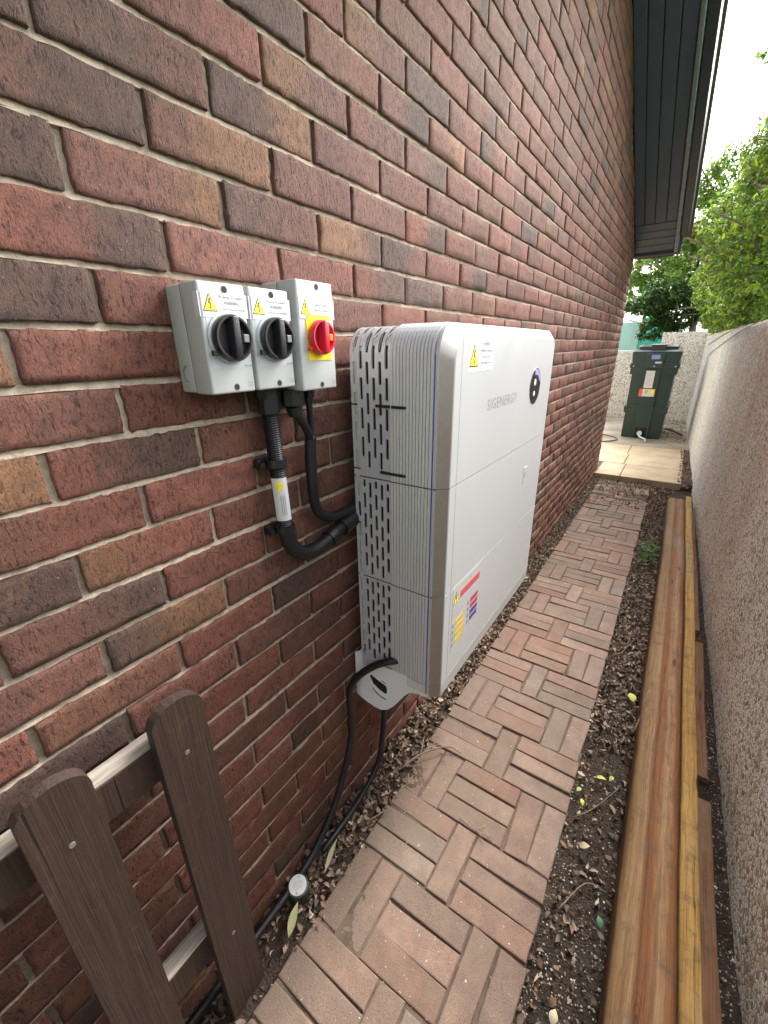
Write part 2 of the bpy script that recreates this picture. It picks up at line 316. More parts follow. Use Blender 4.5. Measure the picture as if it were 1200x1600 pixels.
# ------------------------------------------------------------------ mesh helpers
def origin(o):
    v = Vector((0, 0, 0))
    while o is not None: v = v + o.location; o = o.parent
    return v
class MB:
    """collects faces (world coordinates) for one object"""
    def __init__(s): s.v = []; s.f = []; s.mi = []; s.vc = []; s.lc = []
    def add(s, vs, fs, mi=0, col=None):
        o = len(s.v); s.v += [tuple(p) for p in vs]; s.f += [tuple(o + i for i in f) for f in fs]; s.mi += [mi] * len(fs)
        if col is not None: s.vc += [col] * len(vs)
        return s
    def box(s, x0, x1, y0, y1, z0, z1, bev=0.0, seg=2, mi=0, fn=None):
        bm = bmesh.new(); bmesh.ops.create_cube(bm, size=1)
        for v in bm.verts:
            v.co = Vector((x0 + (v.co.x + .5) * (x1 - x0), y0 + (v.co.y + .5) * (y1 - y0), z0 + (v.co.z + .5) * (z1 - z0)))
        if bev: bmesh.ops.bevel(bm, geom=list(bm.edges), offset=bev, segments=seg, profile=0.5, affect='EDGES')
        return s.bm(bm, mi, fn)
    def bm(s, bm, mi=0, fn=None):
        bm.verts.index_update()
        vs = [fn(v.co) if fn else v.co.copy() for v in bm.verts]
        s.add(vs, [[v.index for v in f.verts] for f in bm.faces], mi); bm.free(); return s
    def tube(s, pts, r, n=10, mi=0, cap=True):
        pts = [Vector(p) for p in pts]; rs = r if isinstance(r, (list, tuple)) else [r] * len(pts)
        ref = Vector((0, 0, 1)); vs = []; fs = []
        prev = None
        for i, p in enumerate(pts):
            d = (pts[min(i + 1, len(pts) - 1)] - pts[max(i - 1, 0)]).normalized()
            if prev is None:
                a = d.cross(ref)
                if a.length < 0.05: a = d.cross(Vector((1, 0, 0)))
            else: a = prev - d * prev.dot(d)
            a.normalize(); prev = a; b = d.cross(a)
            for k in range(n):
                q = 2 * math.pi * k / n; vs.append(p + (a * math.cos(q) + b * math.sin(q)) * rs[i])
        for i in range(len(pts) - 1):
            for k in range(n):
                k2 = (k + 1) % n; fs.append((i * n + k, i * n + k2, (i + 1) * n + k2, (i + 1) * n + k))
        if cap: fs.append(tuple(range(n - 1, -1, -1))); e = (len(pts) - 1) * n; fs.append(tuple(range(e, e + n)))
        return s.add(vs, fs, mi)
    def lathe_x(s, cy, cz, prof, n=40, mi=0, sy=1.0, sz=1.0):
        """profile [(r, x)] turned about an axis along X"""
        vs = []; fs = []
        for r, x in prof:
            for k in range(n):
                q = 2 * math.pi * k / n; vs.append((x, cy + r * sy * math.cos(q), cz + r * sz * math.sin(q)))
        for i in range(len(prof) - 1):
            for k in range(n):
                k2 = (k + 1) % n; fs.append((i * n + k, i * n + k2, (i + 1) * n + k2, (i + 1) * n + k))
        fs.append(tuple(range(n))); fs.append(tuple(range((len(prof) - 1) * n + n - 1, (len(prof) - 1) * n - 1, -1)))
        return s.add(vs, fs, mi)
    def plate(s, x, pts, th=0.0004, mi=0):
        """flat polygon of (y, z) points on a plane facing +X, with thickness"""
        n = len(pts); vs = [(x + th, y, z) for y, z in pts] + [(x - 0.0003, y, z) for y, z in pts]
        return s.add(vs, [tuple(range(n))] + [(i, i + n, (i + 1) % n + n, (i + 1) % n) for i in range(n)], mi)
    def build(s, name, mats, parent=None, smooth=False, sharp=None, attr=None):
        me = bpy.data.meshes.new(name); o0 = origin(parent)
        me.from_pydata([(p[0] - o0.x, p[1] - o0.y, p[2] - o0.z) for p in s.v], [], s.f)
        if isinstance(mats, str): mats = [mats]
        for k in mats: me.materials.append(MATS[k])
        if len(mats) > 1: me.polygons.foreach_set('material_index', s.mi)
        if attr and s.vc:
            a = me.color_attributes.new(attr, 'FLOAT_COLOR', 'POINT')
            a.data.foreach_set('color', np.array([(*c, 1) for c in s.vc], 'f').ravel())
        if smooth: me.polygons.foreach_set('use_smooth', [True] * len(me.polygons))
        me.validate(); me.update()
        if sharp is not None:
            bm = bmesh.new(); bm.from_mesh(me)
            for e in bm.edges:
                if len(e.link_faces) == 2 and e.calc_face_angle(0) > sharp: e.smooth = False
            bmesh.ops.recalc_face_normals(bm, faces=bm.faces)
            bm.to_mesh(me); bm.free()
        o = bpy.data.objects.new(name, me); COL.objects.link(o); o.parent = parent
        return o
def tag(o, label=None, cat=None, group=None, kind=None):
    for k, v in (('label', label), ('category', cat), ('group', group), ('kind', kind)):
        if v: o[k] = v
    return o
def thing(name, loc, label, cat, group=None):
    o = bpy.data.objects.new(name, None); COL.objects.link(o); o.location = loc; o.empty_display_size = 0.05
    return tag(o, label, cat, group)
def smooth_path(pts, per=6):
    P = [Vector(p) for p in pts]; P = [2 * P[0] - P[1]] + P + [2 * P[-1] - P[-2]]; out = []
    for i in range(1, len(P) - 2):
        for k in range(per):
            u = k / per; a, b, c, d = P[i - 1:i + 3]
            out.append(0.5 * ((2 * b) + (c - a) * u + (2 * a - 5 * b + 4 * c - d) * u * u + (3 * b - a - 3 * c + d) * u ** 3))
    out.append(P[-2]); return out
def lettering(parent, text, y, z, x, size, mat='ink', align='CENTER', squeeze=1.0, name='lettering', spacing=1.0):
    """flat print on a plane facing +X; y, z = world position of the baseline point"""
    cu = bpy.data.curves.new('t', 'FONT'); cu.body = text; cu.size = size; cu.align_x = align; cu.resolution_u = 2; cu.space_character = spacing
    tmp = bpy.data.objects.new('t', cu); COL.objects.link(tmp)
    dg = bpy.context.evaluated_depsgraph_get()
    me = bpy.data.meshes.new_from_object(tmp.evaluated_get(dg)); bpy.data.objects.remove(tmp); bpy.data.curves.remove(cu)
    mb = MB()
    mb.add([(x, y + v.co.x * squeeze, z + v.co.y) for v in me.vertices], [tuple(p.vertices) for p in me.polygons])
    bpy.data.meshes.remove(me)
    return mb.build(name, mat, parent)
def warning_triangle(parent, y, z, x, wd, ht, rot=0.0, tilt=None):
    """yellow triangle, black edge and bolt; (y, z) = centre of the base line"""
    mb = MB()
    def tr(pts):
        c, s_ = math.cos(rot), math.sin(rot); return [(y + a * wd * c - b * ht * s_, z + a * wd * s_ + b * ht * c) for a, b in pts]
    mb.plate(x, tr([(-.5, .03), (-.47, 0), (.47, 0), (.5, .03), (.03, .97), (0, 1), (-.03, .97)]), 0.0002, 0)
    mb.plate(x + .0003, tr([(-.43, .055), (.43, .055), (0, .90)]), 0.0002, 1)
    mb.plate(x + .0006, tr([(-.03, .74), (.08, .74), (.0, .50), (.10, .50), (.05, .24), (.10, .25), (.02, .12), (-.06, .25), (.01, .24), (.03, .43), (-.10, .43)]), 0.0002, 0)
    return mb.build('warning_triangle', ['ink', 'sign_yellow'], parent)

# ================================================================== GROUND
RS = 0.0235
def right_x(y): return 1.078 - RS * y                       # face of the roughcast wall beside the path
mb = MB()
mb.add([(-60, -40, -0.32), (80, -40, -0.32), (80, 140, -0.32), (-60, 140, -0.32)], [(0, 1, 2, 3)])
tag(mb.build('ground', 'grass'), kind='structure')
def nz(x, y, s=1.0):
    return (math.sin(x * 31 * s + 1.3) * math.cos(y * 27 * s + .4) + .6 * math.sin(x * 67 * s + y * 53 * s) + .5 * math.cos(y * 91 * s - x * 37 * s)) / 2.1
# soil bed the path lies in
def grid(fz, x0, x1, y0, y1, nx, ny):
    vs = [(x0 + (x1 - x0) * i / nx, y0 + (y1 - y0) * j / ny) for j in range(ny + 1) for i in range(nx + 1)]
    fs = [(j * (nx + 1) + i, j * (nx + 1) + i + 1, (j + 1) * (nx + 1) + i + 1, (j + 1) * (nx + 1) + i) for j in range(ny) for i in range(nx)]
    return [(x, y, fz(x, y)) for x, y in vs], fs
def soil_z(x, y):
    b = -0.02 + 0.006 * nz(x, y) + 0.004 * nz(x, y, 3.1)
    if x < 0.13: b += 0.016 * min(1, (0.13 - x) / 0.06)
    if 0.135 - .0085 * y < x < 0.628 - .0085 * y: b = -0.035
    if x > 0.97: b += 0.034
    return b
mb = MB(); mb.add(*grid(soil_z, -0.02, 1.10, -1.6, 5.06, 64, 330))
tag(mb.build('soil_bed', 'soil', smooth=True), kind='structure')

# brick path: rows of two standing, three lying, two standing and of three lying, one standing, three lying
PW = 0.0735; PX0 = 0.123
path_root = thing('brick_path', (0.38, 1.5, 0.0), 'narrow path of worn reddish clay pavers laid in basket weave along the wall', 'path')
path_root['kind'] = 'structure'
PAV = [(0.27, 0.175, 0.13), (0.25, 0.175, 0.135), (0.285, 0.19, 0.145), (0.27, 0.16, 0.118), (0.235, 0.17, 0.13), (0.29, 0.20, 0.155), (0.235, 0.185, 0.145)]
def paver(x0, x1, y0, y1, grey):
    g = 0.0014 + RND.random() * 0.0022
    z = RND.gauss(0, 0.0016); tx, ty = RND.gauss(0, 0.010), RND.gauss(0, 0.010)
    x0 += g; x1 -= g; y0 += g; y1 -= g; cx, cy = (x0 + x1) / 2, (y0 + y1) / 2
    c = Vector(RND.choice(PAV)) * RND.uniform(0.72, 1.02)
    c = c.lerp(Vector((0.27, 0.225, 0.185)), grey * RND.uniform(0.3, 0.9))
    a = RND.gauss(0, 0.010); ca, sa = math.cos(a), math.sin(a)
    jit = [(RND.gauss(0, .0018), RND.gauss(0, .0018)) for _ in range(4)]
    vs = []
    for lvl, (ins, h) in enumerate(((0.0045, 0.0), (0.0016, -0.0010), (0.0, -0.0045), (0.0, -0.04))):
        for q, (sx, sy) in enumerate(((-1, -1), (1, -1), (1, 1), (-1, 1))):
            px = sx * ((x1 - x0) / 2 - ins) + jit[q][0]; py = sy * ((y1 - y0) / 2 - ins) + jit[q][1]
            vs.append((cx + px * ca - py * sa, cy + px * sa + py * ca, z + h + px * tx + py * ty))
    fs = [(0, 1, 2, 3)] + [(l * 4 + q, (l + 1) * 4 + q, (l + 1) * 4 + (q + 1) % 4, l * 4 + (q + 1) % 4) for l in range(3) for q in range(4)]
    fs = [f[::-1] if i else f for i, f in enumerate(fs)]
    mb = MB(); mb.add(vs, fs, 0, tuple(c)); mb.build('paver', 'paver', path_root, attr='bcol')
Y0 = 0.572                     # near edge of a row whose outer pavers stand
row = 0; j = -9
while True:
    ya = Y0 + j * 3 * PW
    if ya > 4.72: break
    far = ya > 4.3
    even = (j % 2 == 0)
    pat = [('V', 2), ('H', 3), ('V', 2)] if even else [('H', 3), ('V', 1), ('H', 3)]
    u = 0
    for kind, n in pat:
        for q in range(3 if kind == 'H' else n):
            ya2 = ya + RND.gauss(0, .002)
            sh = -0.0085 * ya           # the path drifts a little towards the wall
            if far and RND.random() < 0.25: continue
            gr = min(1, max(0, (u - 3) / 4)) * 0.9 if ya < 1.8 else RND.random() * 0.5
            if kind == 'V': paver(PX0 + sh + (u + q) * PW, PX0 + sh + (u + q + 1) * PW, ya2, ya2 + 3 * PW, gr)
            else: paver(PX0 + sh + u * PW, PX0 + sh + (u + 3) * PW, ya2 + q * PW, ya2 + (q + 1) * PW, gr)
        u += 3 if kind == 'H' else n
    j += 1
# dirt in the joints; it lies level with the bricks where the path is worn and muddy
def dirt_z(x, y):
    m_ = max(0, 1 - abs(x - 0.16) / 0.2) * (1.0 if y < 1.25 else max(0, 1 - (y - 1.25) / 0.5))
    m2 = max(0, min(1, (y - 4.2) / 0.3))
    k = max(m_, m2) + 0.30 * nz(x * 0.35, y * 0.35) + 0.20 * nz(x, y, 1.7) + 0.22 * nz(x, y, 4.3) - 0.32
    edge = min(x - (PX0 - 0.0085 * y), PX0 + 7 * PW - 0.0085 * y - x)
    if edge < 0.004: return -0.03
    return -0.0075 + 0.0048 * max(0, min(1, k * 1.1 + .15)) + 0.0008 * nz(x, y, 5)
mb = MB(); mb.add(*grid(dirt_z, 0.09, 0.655, -1.5, 4.95, 130, 800))
mb.build('joint_dirt', 'joint_dirt', path_root, smooth=True)['kind'] = 'stuff'

# paving slabs and the concrete base by the tank
SZ = 0.05
slabs = thing('slab_paving', (0.3, 5.9, 0.0), 'pale paving slabs beyond the brick path', 'paving'); slabs['kind'] = 'structure'
yr = [5.0, 5.62, 6.24, 6.87]
for r in range(3):
    xs = [-1.6, -0.95, -0.33, 0.27, 0.86] if r % 1 == 0 else []
    for q in range(4):
        mb = MB(); dx = -0.045 * (yr[r] - 5.0)
        a, b = xs[q] + dx + .004, xs[q + 1] + (dx if q < 3 else 0) - .004
        if a < -0.05 and yr[r] < 5.25: a = max(a, 0.015)
        if b <= a: continue
        zz = SZ + RND.gauss(0, .002)
        mb.box(a, b, yr[r] + (.005 if r == 2 or q else .004), yr[r + 1] - .005, -0.06, zz, 0.005, 2)
        mb.build('slab', 'slab', slabs)
mb = MB(); mb.box(-2.2, 1.0, 5.03, 6.85, -0.3, SZ - 0.010, 0)
mb.build('slab_bedding', 'joint_dirt', slabs)
mb = MB(); mb.box(-2.6, 1.0, 6.885, 9.72, -0.3, SZ - 0.004, 0.006)
tag(mb.build('concrete_base', 'concrete'), kind='structure')

# ================================================================== HOUSE
YC = 5.25                                     # far corner of the gable wall
RK = math.tan(math.radians(26.1))             # pitch of the verge
ZE = 0.820 + G                                # height of the verge where it meets the corner
RIDGE = 2.75  # ridge out of view; unseen near roof slope set low to shade the near wall
def rake_z(y): return ZE + (YC - y) * RK if y > RIDGE else ZE + (YC - RIDGE) * RK - (RIDGE - y) * 0.46
house = thing('brick_house', (0, 2.0, 0), 'house with a multi red brick gable wall and dark boarded verge', 'house')
mb = MB(); mb.v = []
N = 26; ys = sorted([-2.2 + (YC - 0.004 + 2.2) * i / (N - 1) for i in range(N)] + [RIDGE])
vs = []; fs = []
for y in ys: vs += [(-0.0085, y, -0.3), (-0.0085, y, rake_z(y) + 0.02), (-0.30, y, -0.3), (-0.30, y, rake_z(y) + 0.02)]
for i in range(N):
    a = 4 * i; b = a + 4
    fs += [(a, b, b + 1, a + 1), (a + 2, a + 3, b + 3, b + 2), (a + 1, b + 1, b + 3, a + 3)]
fs += [(0, 1, 3, 2), (4 * N, 4 * N + 2, 4 * N + 3, 4 * N + 1)]
mb.add(vs, fs)
# return wall of the house behind the corner
mb.box(-6.0, -0.31, YC - 0.30, YC - 0.006, -0.3, ZE - 0.02, 0)
rj = random.Random(4)
for k in range(-21, 40):                      # each bed joint is struck: flush below, set back above
    zb_ = G + 0.075 * k; vs = []; n_ = 0; y = -2.19
    while y < YC - 0.006:
        if rake_z(y) > zb_ + 0.03:
            a_, b_ = -0.0030 + rj.gauss(0, .0011), -0.0078 + rj.gauss(0, .0008)
            vs += [(-0.0085, y, zb_ - 0.0075), (a_, y, zb_ - 0.0050 + rj.gauss(0, .0008)), ((a_ + b_) / 2 + rj.gauss(0, .0005), y, zb_ + rj.gauss(0, .0006)), (b_, y, zb_ + 0.0066)]; n_ += 1
        elif n_: break
        y += 0.034
    mb.add(vs, [(4 * i + q, 4 * i + 4 + q, 4 * i + 5 + q, 4 * i + 1 + q) for i in range(n_ - 1) for q in range(3)])
wall = mb.build('wall', 'mortar', house)

TONE = dict(R=(0.215, 0.085, 0.058), P=(0.178, 0.082, 0.060), D=(0.116, 0.068, 0.052), O=(0.245, 0.128, 0.068), B=(0.185, 0.087, 0.055), K=(0.235, 0.101, 0.073))
KNOWN = {  # course: {left joint in half bricks: left tone + right tone}, read off the wall
 4: {-2: 'DD', 0: 'DP', 2: 'DO', 4: 'PP', 6: 'PR', 8: 'PP'}, 5: {1: 'PR', 3: 'OP', 5: 'RP', 7: 'PD', 9: 'RR'},
 3: {-1: 'PD', 1: 'BO', 3: 'PP', 5: 'PP', 7: 'RD', 9: 'RR'}, 2: {-2: 'DD', 0: 'PO', 2: 'DP', 4: 'OD', 6: 'DP', 8: 'RR'},
 1: {-1: 'RD', 1: 'KK', 3: 'RR', 5: 'RD', 7: 'DD'}, 0: {-2: 'DD', 0: 'RR', 2: 'RR', 4: 'PP', 6: 'RR'},
 -1: {-3: 'BO', -1: 'RR', 1: 'RB', 3: 'RR', 5: 'PP'}, -2: {-2: 'RP', 0: 'RB', 2: 'BB', 4: 'RP'},
 -3: {-3: 'BO', -1: 'RD', 1: 'BR', 3: 'PB'}, -4: {-2: 'BR', 0: 'RR', 2: 'RB'}, -5: {-3: 'PD', -1: 'OR', 1: 'RB', 3: 'BB'},
 -6: {-2: 'PD', 0: 'RR', 2: 'BB'}, -7: {-3: 'PP', -1: 'DO', 1: 'PB'}, 6: {4: 'BR', 6: 'PD', 2: 'DD', 8: 'RO'}, 7: {5: 'OP', 7: 'DD', 9: 'PR'}}
def brick_mesh(mb, y0, y1, z0, z1, nx, nzz, tones, rr, x0=0.0):
    L, H = y1 - y0, z1 - z0
    e = 0.0016
    us = [0, e] + [e + (L - 2 * e) * i / (nx - 2) for i in range(1, nx - 2)] + [L - e, L]
    ws = [0, e] + [e + (H - 2 * e) * i / (nzz - 2) for i in range(1, nzz - 2)] + [H - e, H]
    c1, c2 = Vector(TONE[tones[0]]) * rr.uniform(.85, 1.15), Vector(TONE[tones[1]]) * rr.uniform(.85, 1.15)
    sp = rr.uniform(.3, .75); sw = rr.uniform(.3, .8)
    depth = rr.gauss(0, 0.0013); ty, tz = rr.gauss(0, .006), rr.gauss(0, .012)
    top = rr.gauss(0, .0008); bot = rr.gauss(0, .0008); sk = rr.gauss(0, .004)
    nu, nw = len(us), len(ws); vs = []; cols = []; idx = {}
    for a, w_ in enumerate(ws):
        for b, u in enumerate(us):
            ed = (a in (0, nw - 1)) or (b in (0, nu - 1))
            x = x0 + depth + (u - L / 2) * ty + (w_ - H / 2) * tz + rr.gauss(0, .0004)
            dy = dz = 0.0
            if ed:
                x -= 0.0010 + abs(rr.gauss(0, .0009))
                if rr.random() < .11: x -= rr.uniform(.001, .0055)
                dz = rr.gauss(0, .0009) if a in (0, nw - 1) else 0; dy = rr.gauss(0, .0009) if b in (0, nu - 1) else 0
            dz += (top if a == nw - 1 else bot if a == 0 else 0) + (u - L / 2) * sk * .5
            idx[a, b] = len(vs); vs.append((x, y0 + u + dy, z0 + w_ + dz))
            k = min(1, max(0, (u / L - sp) / sw + .5 + rr.gauss(0, .12))); k = k * k * (3 - 2 * k)
            cols.append(tuple(c1.lerp(c2, k)))
    fs = [(idx[a, b], idx[a, b + 1], idx[a + 1, b + 1], idx[a + 1, b]) for a in range(nw - 1) for b in range(nu - 1)]
    ring = [idx[0, b] for b in range(nu)] + [idx[a, nu - 1] for a in range(1, nw)] + [idx[nw - 1, b] for b in range(nu - 2, -1, -1)] + [idx[a, 0] for a in range(nw - 2, 0, -1)]
    n = len(ring); o = len(vs)
    for r in ring: vs.append((x0 - 0.014, vs[r][1], vs[r][2])); cols.append(cols[r])
    fs += [(ring[i], o + i, o + (i + 1) % n, ring[(i + 1) % n]) for i in range(n)]
    mb.add(vs, fs); mb.vc += cols
rr = random.Random(11)
cells = []
for k in range(-22, 62):
    za, zb = G + 0.075 * k + 0.0048, G + 0.075 * (k + 1) - 0.0048
    s = -20 if k % 2 == 0 else -19
    while s * 0.1125 < YC:
        ya, yb = s * 0.1125 + 0.005, (s + 2) * 0.1125 - 0.005
        yb = min(yb, YC); ya = max(ya, -2.2)
        if yb - ya > 0.04 and za > -0.2 and zb < rake_z(max(ya, yb) if (ya + yb) / 2 > RIDGE else min(ya, yb)) + 0.11:
            tn = KNOWN.get(k, {}).get(s)
            if tn is None:
                a = rr.choices('RPDOBK', (34, 30, 7, 3, 15, 12))[0]; b = a if rr.random() < .55 else rr.choices('RPDOBK', (28, 27, 14, 9, 15, 7))[0]; tn = a + b
            pr = [project((0, y, z)) for y, z in ((ya, za), (yb, za), (yb, zb), (ya, zb))]
            area = 0
            if all(pr):
                inside = any(0 < p[0] < 1200 and 0 < p[1] < 1600 for p in pr)
                if inside: area = abs(sum(pr[i][0] * pr[(i + 1) % 4][1] - pr[(i + 1) % 4][0] * pr[i][1] for i in range(4))) / 2
                cx = sum(p[0] for p in pr) / 4; cy = sum(p[1] for p in pr) / 4
                if 580 < cx < 820 and 560 < cy < 1000: area *= 0.02          # behind the battery cabinet
            cells.append((area, ya, yb, za, zb, tn))
        s += 2
cells.sort(key=lambda c: -c[0])
for i, (area, ya, yb, za, zb, tn) in enumerate(cells[:300]):
    mb = MB(); brick_mesh(mb, ya, yb, za, zb, 22 if i < 110 else 10, 8 if i < 110 else 5, tn, rr)
    o = mb.build('brick', 'brick', wall, smooth=True, attr='bcol')
mb = MB()
for area, ya, yb, za, zb, tn in cells[300:]: brick_mesh(mb, ya, yb, za, zb, 5, 4, tn, rr)
mb.build('brickwork', 'brick', wall, smooth=True, attr='bcol')['kind'] = 'stuff'

# verge soffit of dark boards, barge board and roof above
def rk(x, y, d): # point on the verge slope at height d above the soffit plane
    return (x, y, rake_z(y) + d)
def slope_box(mb, x0, x1, y0, y1, d0, d1, mi=0, bev=0.0):
    return mb.box(x0, x1, y0, y1, d0, d1, bev, 2, mi, lambda v: Vector(rk(v.x, v.y, v.z)))
NE = -2.2                                     # near end of the unseen verge slope shaped for shade, behind the camera
soff = MB()
for y0, y1 in ((NE, RIDGE - .002), (RIDGE + .002, YC + 0.10)): slope_box(soff, -0.01, 0.335, y0, y1, 0.016, 0.03)
soff = soff.build('soffit', 'soffit_gap', house)
for a, b in ((0.004, 0.076), (0.082, 0.160), (0.166, 0.247), (0.253, 0.333)):
    for y0, y1 in ((NE, RIDGE - .003), (RIDGE + .003, 4.88)):
        mb = MB(); slope_box(mb, a, b, y0, y1, 0.0, 0.016, 0, 0.003); mb.build('board', 'soffit_dark', soff)
for i in range(4):
    mb = MB(); slope_box(mb, 0.004, 0.333, 4.887 + i * .088, 4.969 + i * .088, -0.002, 0.016, 0, 0.003); mb.build('board', 'soffit_dark', soff)
mb = MB(); slope_box(mb, -0.02, 0.39, YC + 0.0, YC + 0.03, -0.02, 0.13, 0, 0.003)
mb.box(-6, -0.02, YC + 0.02, YC + 0.05, ZE - 0.03, ZE + 0.14, 0.003)
mb.build('fascia', 'barge_black', house)
for y0, y1 in ((NE, RIDGE - .003), (RIDGE + .003, YC - 0.002)):
    mb = MB(); slope_box(mb, 0.337, 0.366, y0, y1, -0.022, 0.17, 0, 0.006); mb.build('barge_board', 'barge_trim', house)
for y0, y1 in ((NE, RIDGE - .003), (RIDGE + .003, YC - 0.14)):
    mb = MB(); slope_box(mb, 0.369, 0.432, y0, y1, 0.02, 0.20, 0, 0.006); mb.build('verge_trim', 'barge_black', house)
mb = MB()
for y0, y1 in ((NE - .1, RIDGE - .002), (RIDGE + .002, YC + 0.16)): slope_box(mb, -6, 0.45, y0, y1, 0.205, 0.26)
mb.build('roof', 'roof_tile', house)

# ================================================================== BATTERY CABINET WITH INVERTER
CB = thing('battery_cabinet', (0.16, 0.875, 0.58), 'white and silver battery storage cabinet with inverter mounted on the brick wall', 'battery')
YL, YR = 0.475, 1.277                 # outer sides
XF, XCH = 0.295, 0.272                # front plane, start of the chamfer
XB = 0.048
ZT = G + 0.012; RAD = 0.058           # top and corner radius
Z1, Z2, Z3, Z4 = G - 0.322, G - 0.597, G - 0.872, G - 0.912
def prof(tt, d, ytop=None):
    """point of the side and top outline: tt = length along it from the first seam upward, d = outward offset"""
    h = ZT - RAD - Z1
    if tt <= h: return YL - d, Z1 + tt
    a = (tt - h) / RAD
    if a <= math.pi / 2: return YL + RAD - (RAD + d) * math.cos(a), ZT - RAD + (RAD + d) * math.sin(a)
    return YL + RAD + (tt - h - RAD * math.pi / 2), ZT + d
HS = ZT - RAD - Z1
TT = HS + RAD * math.pi / 2
TEND = TT + (YR - YL) - 2 * RAD
def mp(x, tt, d):
    y, z = prof(tt, d); return (x, y, z)
cols_x = [0.060 + 0.0172 * i for i in range(6)]
SW = 0.0042                            # half width of a slot
def panel(mb, lo, hi, slots, mpf, mi_out=0, mi_in=0, step=None, xend=0.156):
    """perforated strip; slots[c] = list of (t0, t1); rounded ends; walls go inward"""
    def cuts(a, b):
        n = max(1, int(math.ceil((b - a) / step))) if step else 1
        return [a + (b - a) * i / n for i in range(n + 1)]
    xe = [XB] + [v for c_ in cols_x for v in (c_ - SW, c_ + SW)] + [xend]
    for i in range(0, len(xe), 2):     # solid strips between the columns
        cs = cuts(lo, hi)
        for a, b in zip(cs[:-1], cs[1:]): mb.add([mpf(xe[i], a, 0), mpf(xe[i + 1], a, 0), mpf(xe[i + 1], b, 0), mpf(xe[i], b, 0)], [(0, 1, 2, 3)])
    for c_, sl in zip(cols_x, slots):
        x0, x1 = c_ - SW, c_ + SW; ends = [(lo, None)] + [(None, None)]
        arc = [math.pi * i / 6 for i in range(7)]
        edges = [lo] + [v for s_ in sl for v in s_] + [hi]
        for i in range(0, len(edges), 2):
            a, b = edges[i], edges[i + 1]
            low = [(x0, a), (x1, a)] if i == 0 else [(c_ - SW * math.cos(q), a - SW + SW * math.sin(q)) for q in arc]
            high = [(x1, b), (x0, b)] if i == len(edges) - 2 else [(c_ + SW * math.cos(q), b + SW - SW * math.sin(q)) for q in arc]
            if i == 0 and i != len(edges) - 2 and False: pass
            pts = low + high
            mb.add([mpf(x, t_, 0) for x, t_ in pts], [tuple(range(len(pts)))])
        for (a, b) in sl:              # slot walls
            pts = [(c_ + SW * math.cos(q), a + SW - SW * math.sin(q)) for q in arc] + [(c_ - SW * math.cos(q), b - SW + SW * math.sin(q)) for q in arc]
            n = len(pts); mb.add([mpf(x, t_, 0) for x, t_ in pts] + [mpf(x, t_, -0.004) for x, t_ in pts], [(i, (i + 1) % n, n + (i + 1) % n, n + i) for i in range(n)])
# note: a slot (a, b) has its round ends inside; bridges end SW inside the slot ends, so shift them here
def slotcol(lo, hi, pitch, ln, first):
    out = []; t_ = lo + first
    while t_ < hi - 0.012:
        a, b = max(t_, lo + 0.007), min(t_ + ln, hi - 0.007)
        if b - a > 2.4 * SW: out.append((a, b))
        t_ += pitch
    return out
def fins(mb, lo, hi, mpf, step=None, x0=0.156, x1=0.262):
    n = 13; w_ = (x1 - x0) / n; prof_ = []
    for i in range(n):
        a = x0 + i * w_; prof_ += [(a, 0.0), (a + w_ * .12, 0.0028), (a + w_ * .86, 0.0018), (a + w_ * .92, -0.003)]
    prof_ += [(x1, 0.0), (x1 + .0002, -0.004), (x1 + .0022, -0.004), (x1 + .0024, 0.001), (XCH - .0005, 0.001), (XCH, -0.002)]
    m_ = max(1, int(math.ceil((hi - lo) / step))) if step else 1
    ts = [lo + (hi - lo) * i / m_ for i in range(m_ + 1)]
    vs = [mpf(x, t_, d) for t_ in ts for x, d in prof_]; k = len(prof_)
    mb.add(vs, [(a * k + b, a * k + b + 1, (a + 1) * k + b + 1, (a + 1) * k + b) for a in range(m_) for b in range(k - 1)])
    return x1
seam = 0.0014
# inverter section
inv = MB()
slots = [slotcol(0.016, TT + 0.02, 0.066, 0.049, 0.0 if i % 2 == 0 else -0.033) for i in range(6)]
panel(inv, seam, TT + 0.03, slots, mp, step=0.007)
fins(inv, seam, TEND, mp, step=0.012)
inv.add([mp(x, t_, 0) for x in (XB, 0.156) for t_ in (TT + 0.03, TEND)], [(0, 2, 3, 1)])
inv_o = inv.build('inverter_shell', 'silver', CB)
# battery sections (straight)
def straight(zlo):
    return lambda x, t_, d: (x, YL - d, zlo + t_)
for zlo, zhi in ((Z2, Z1), (Z3 + 0.0, Z2)):
    hgt = zhi - zlo; b = MB(); low = zlo == Z3
    sl = [slotcol(0.0, hgt, 0.0545, 0.041, 0.004 if i % 2 == 0 else -0.0245) for i in range(6)]
    panel(b, seam, hgt - seam, sl, straight(zlo))
    fins(b, seam, hgt - seam, straight(zlo))
    b.build('battery_shell', 'silver', CB)
# lower skirts of the side: a slotted foot and a finned foot with a gap between
b = MB()
b.box(XB + .002, 0.098, YL - .0005, YL + .003, Z3 - 0.03, Z3 + 0.001, 0)
b.build('side_foot', 'silver', CB)
b = MB(); fins(b, 0, 0.03, lambda x, t_, d: (x, YL - d, Z3 - 0.03 + t_), x0=0.205); b.build('side_foot', 'silver', CB)
# dark core that shows through the slots
b = MB(); b.box(XB + 0.004, XCH - .004, YL + 0.016, YR - 0.016, Z3 + 0.004, ZT - 0.05, 0.0)
b.box(XB + 0.004, XCH - .004, YL + RAD, YR - RAD, ZT - 0.05, ZT - 0.008, 0)
b.build('core', 'inner_metal', CB)
# far side
b = MB(); b.box(XB, XCH, YR - 0.012, YR, Z3 - .03, ZT - RAD, 0.002); b.box(XB, XCH, YR - 0.06, YR - .012, ZT - RAD - .01, ZT - 0.02, 0.01); b.build('far_side', 'silver', CB)
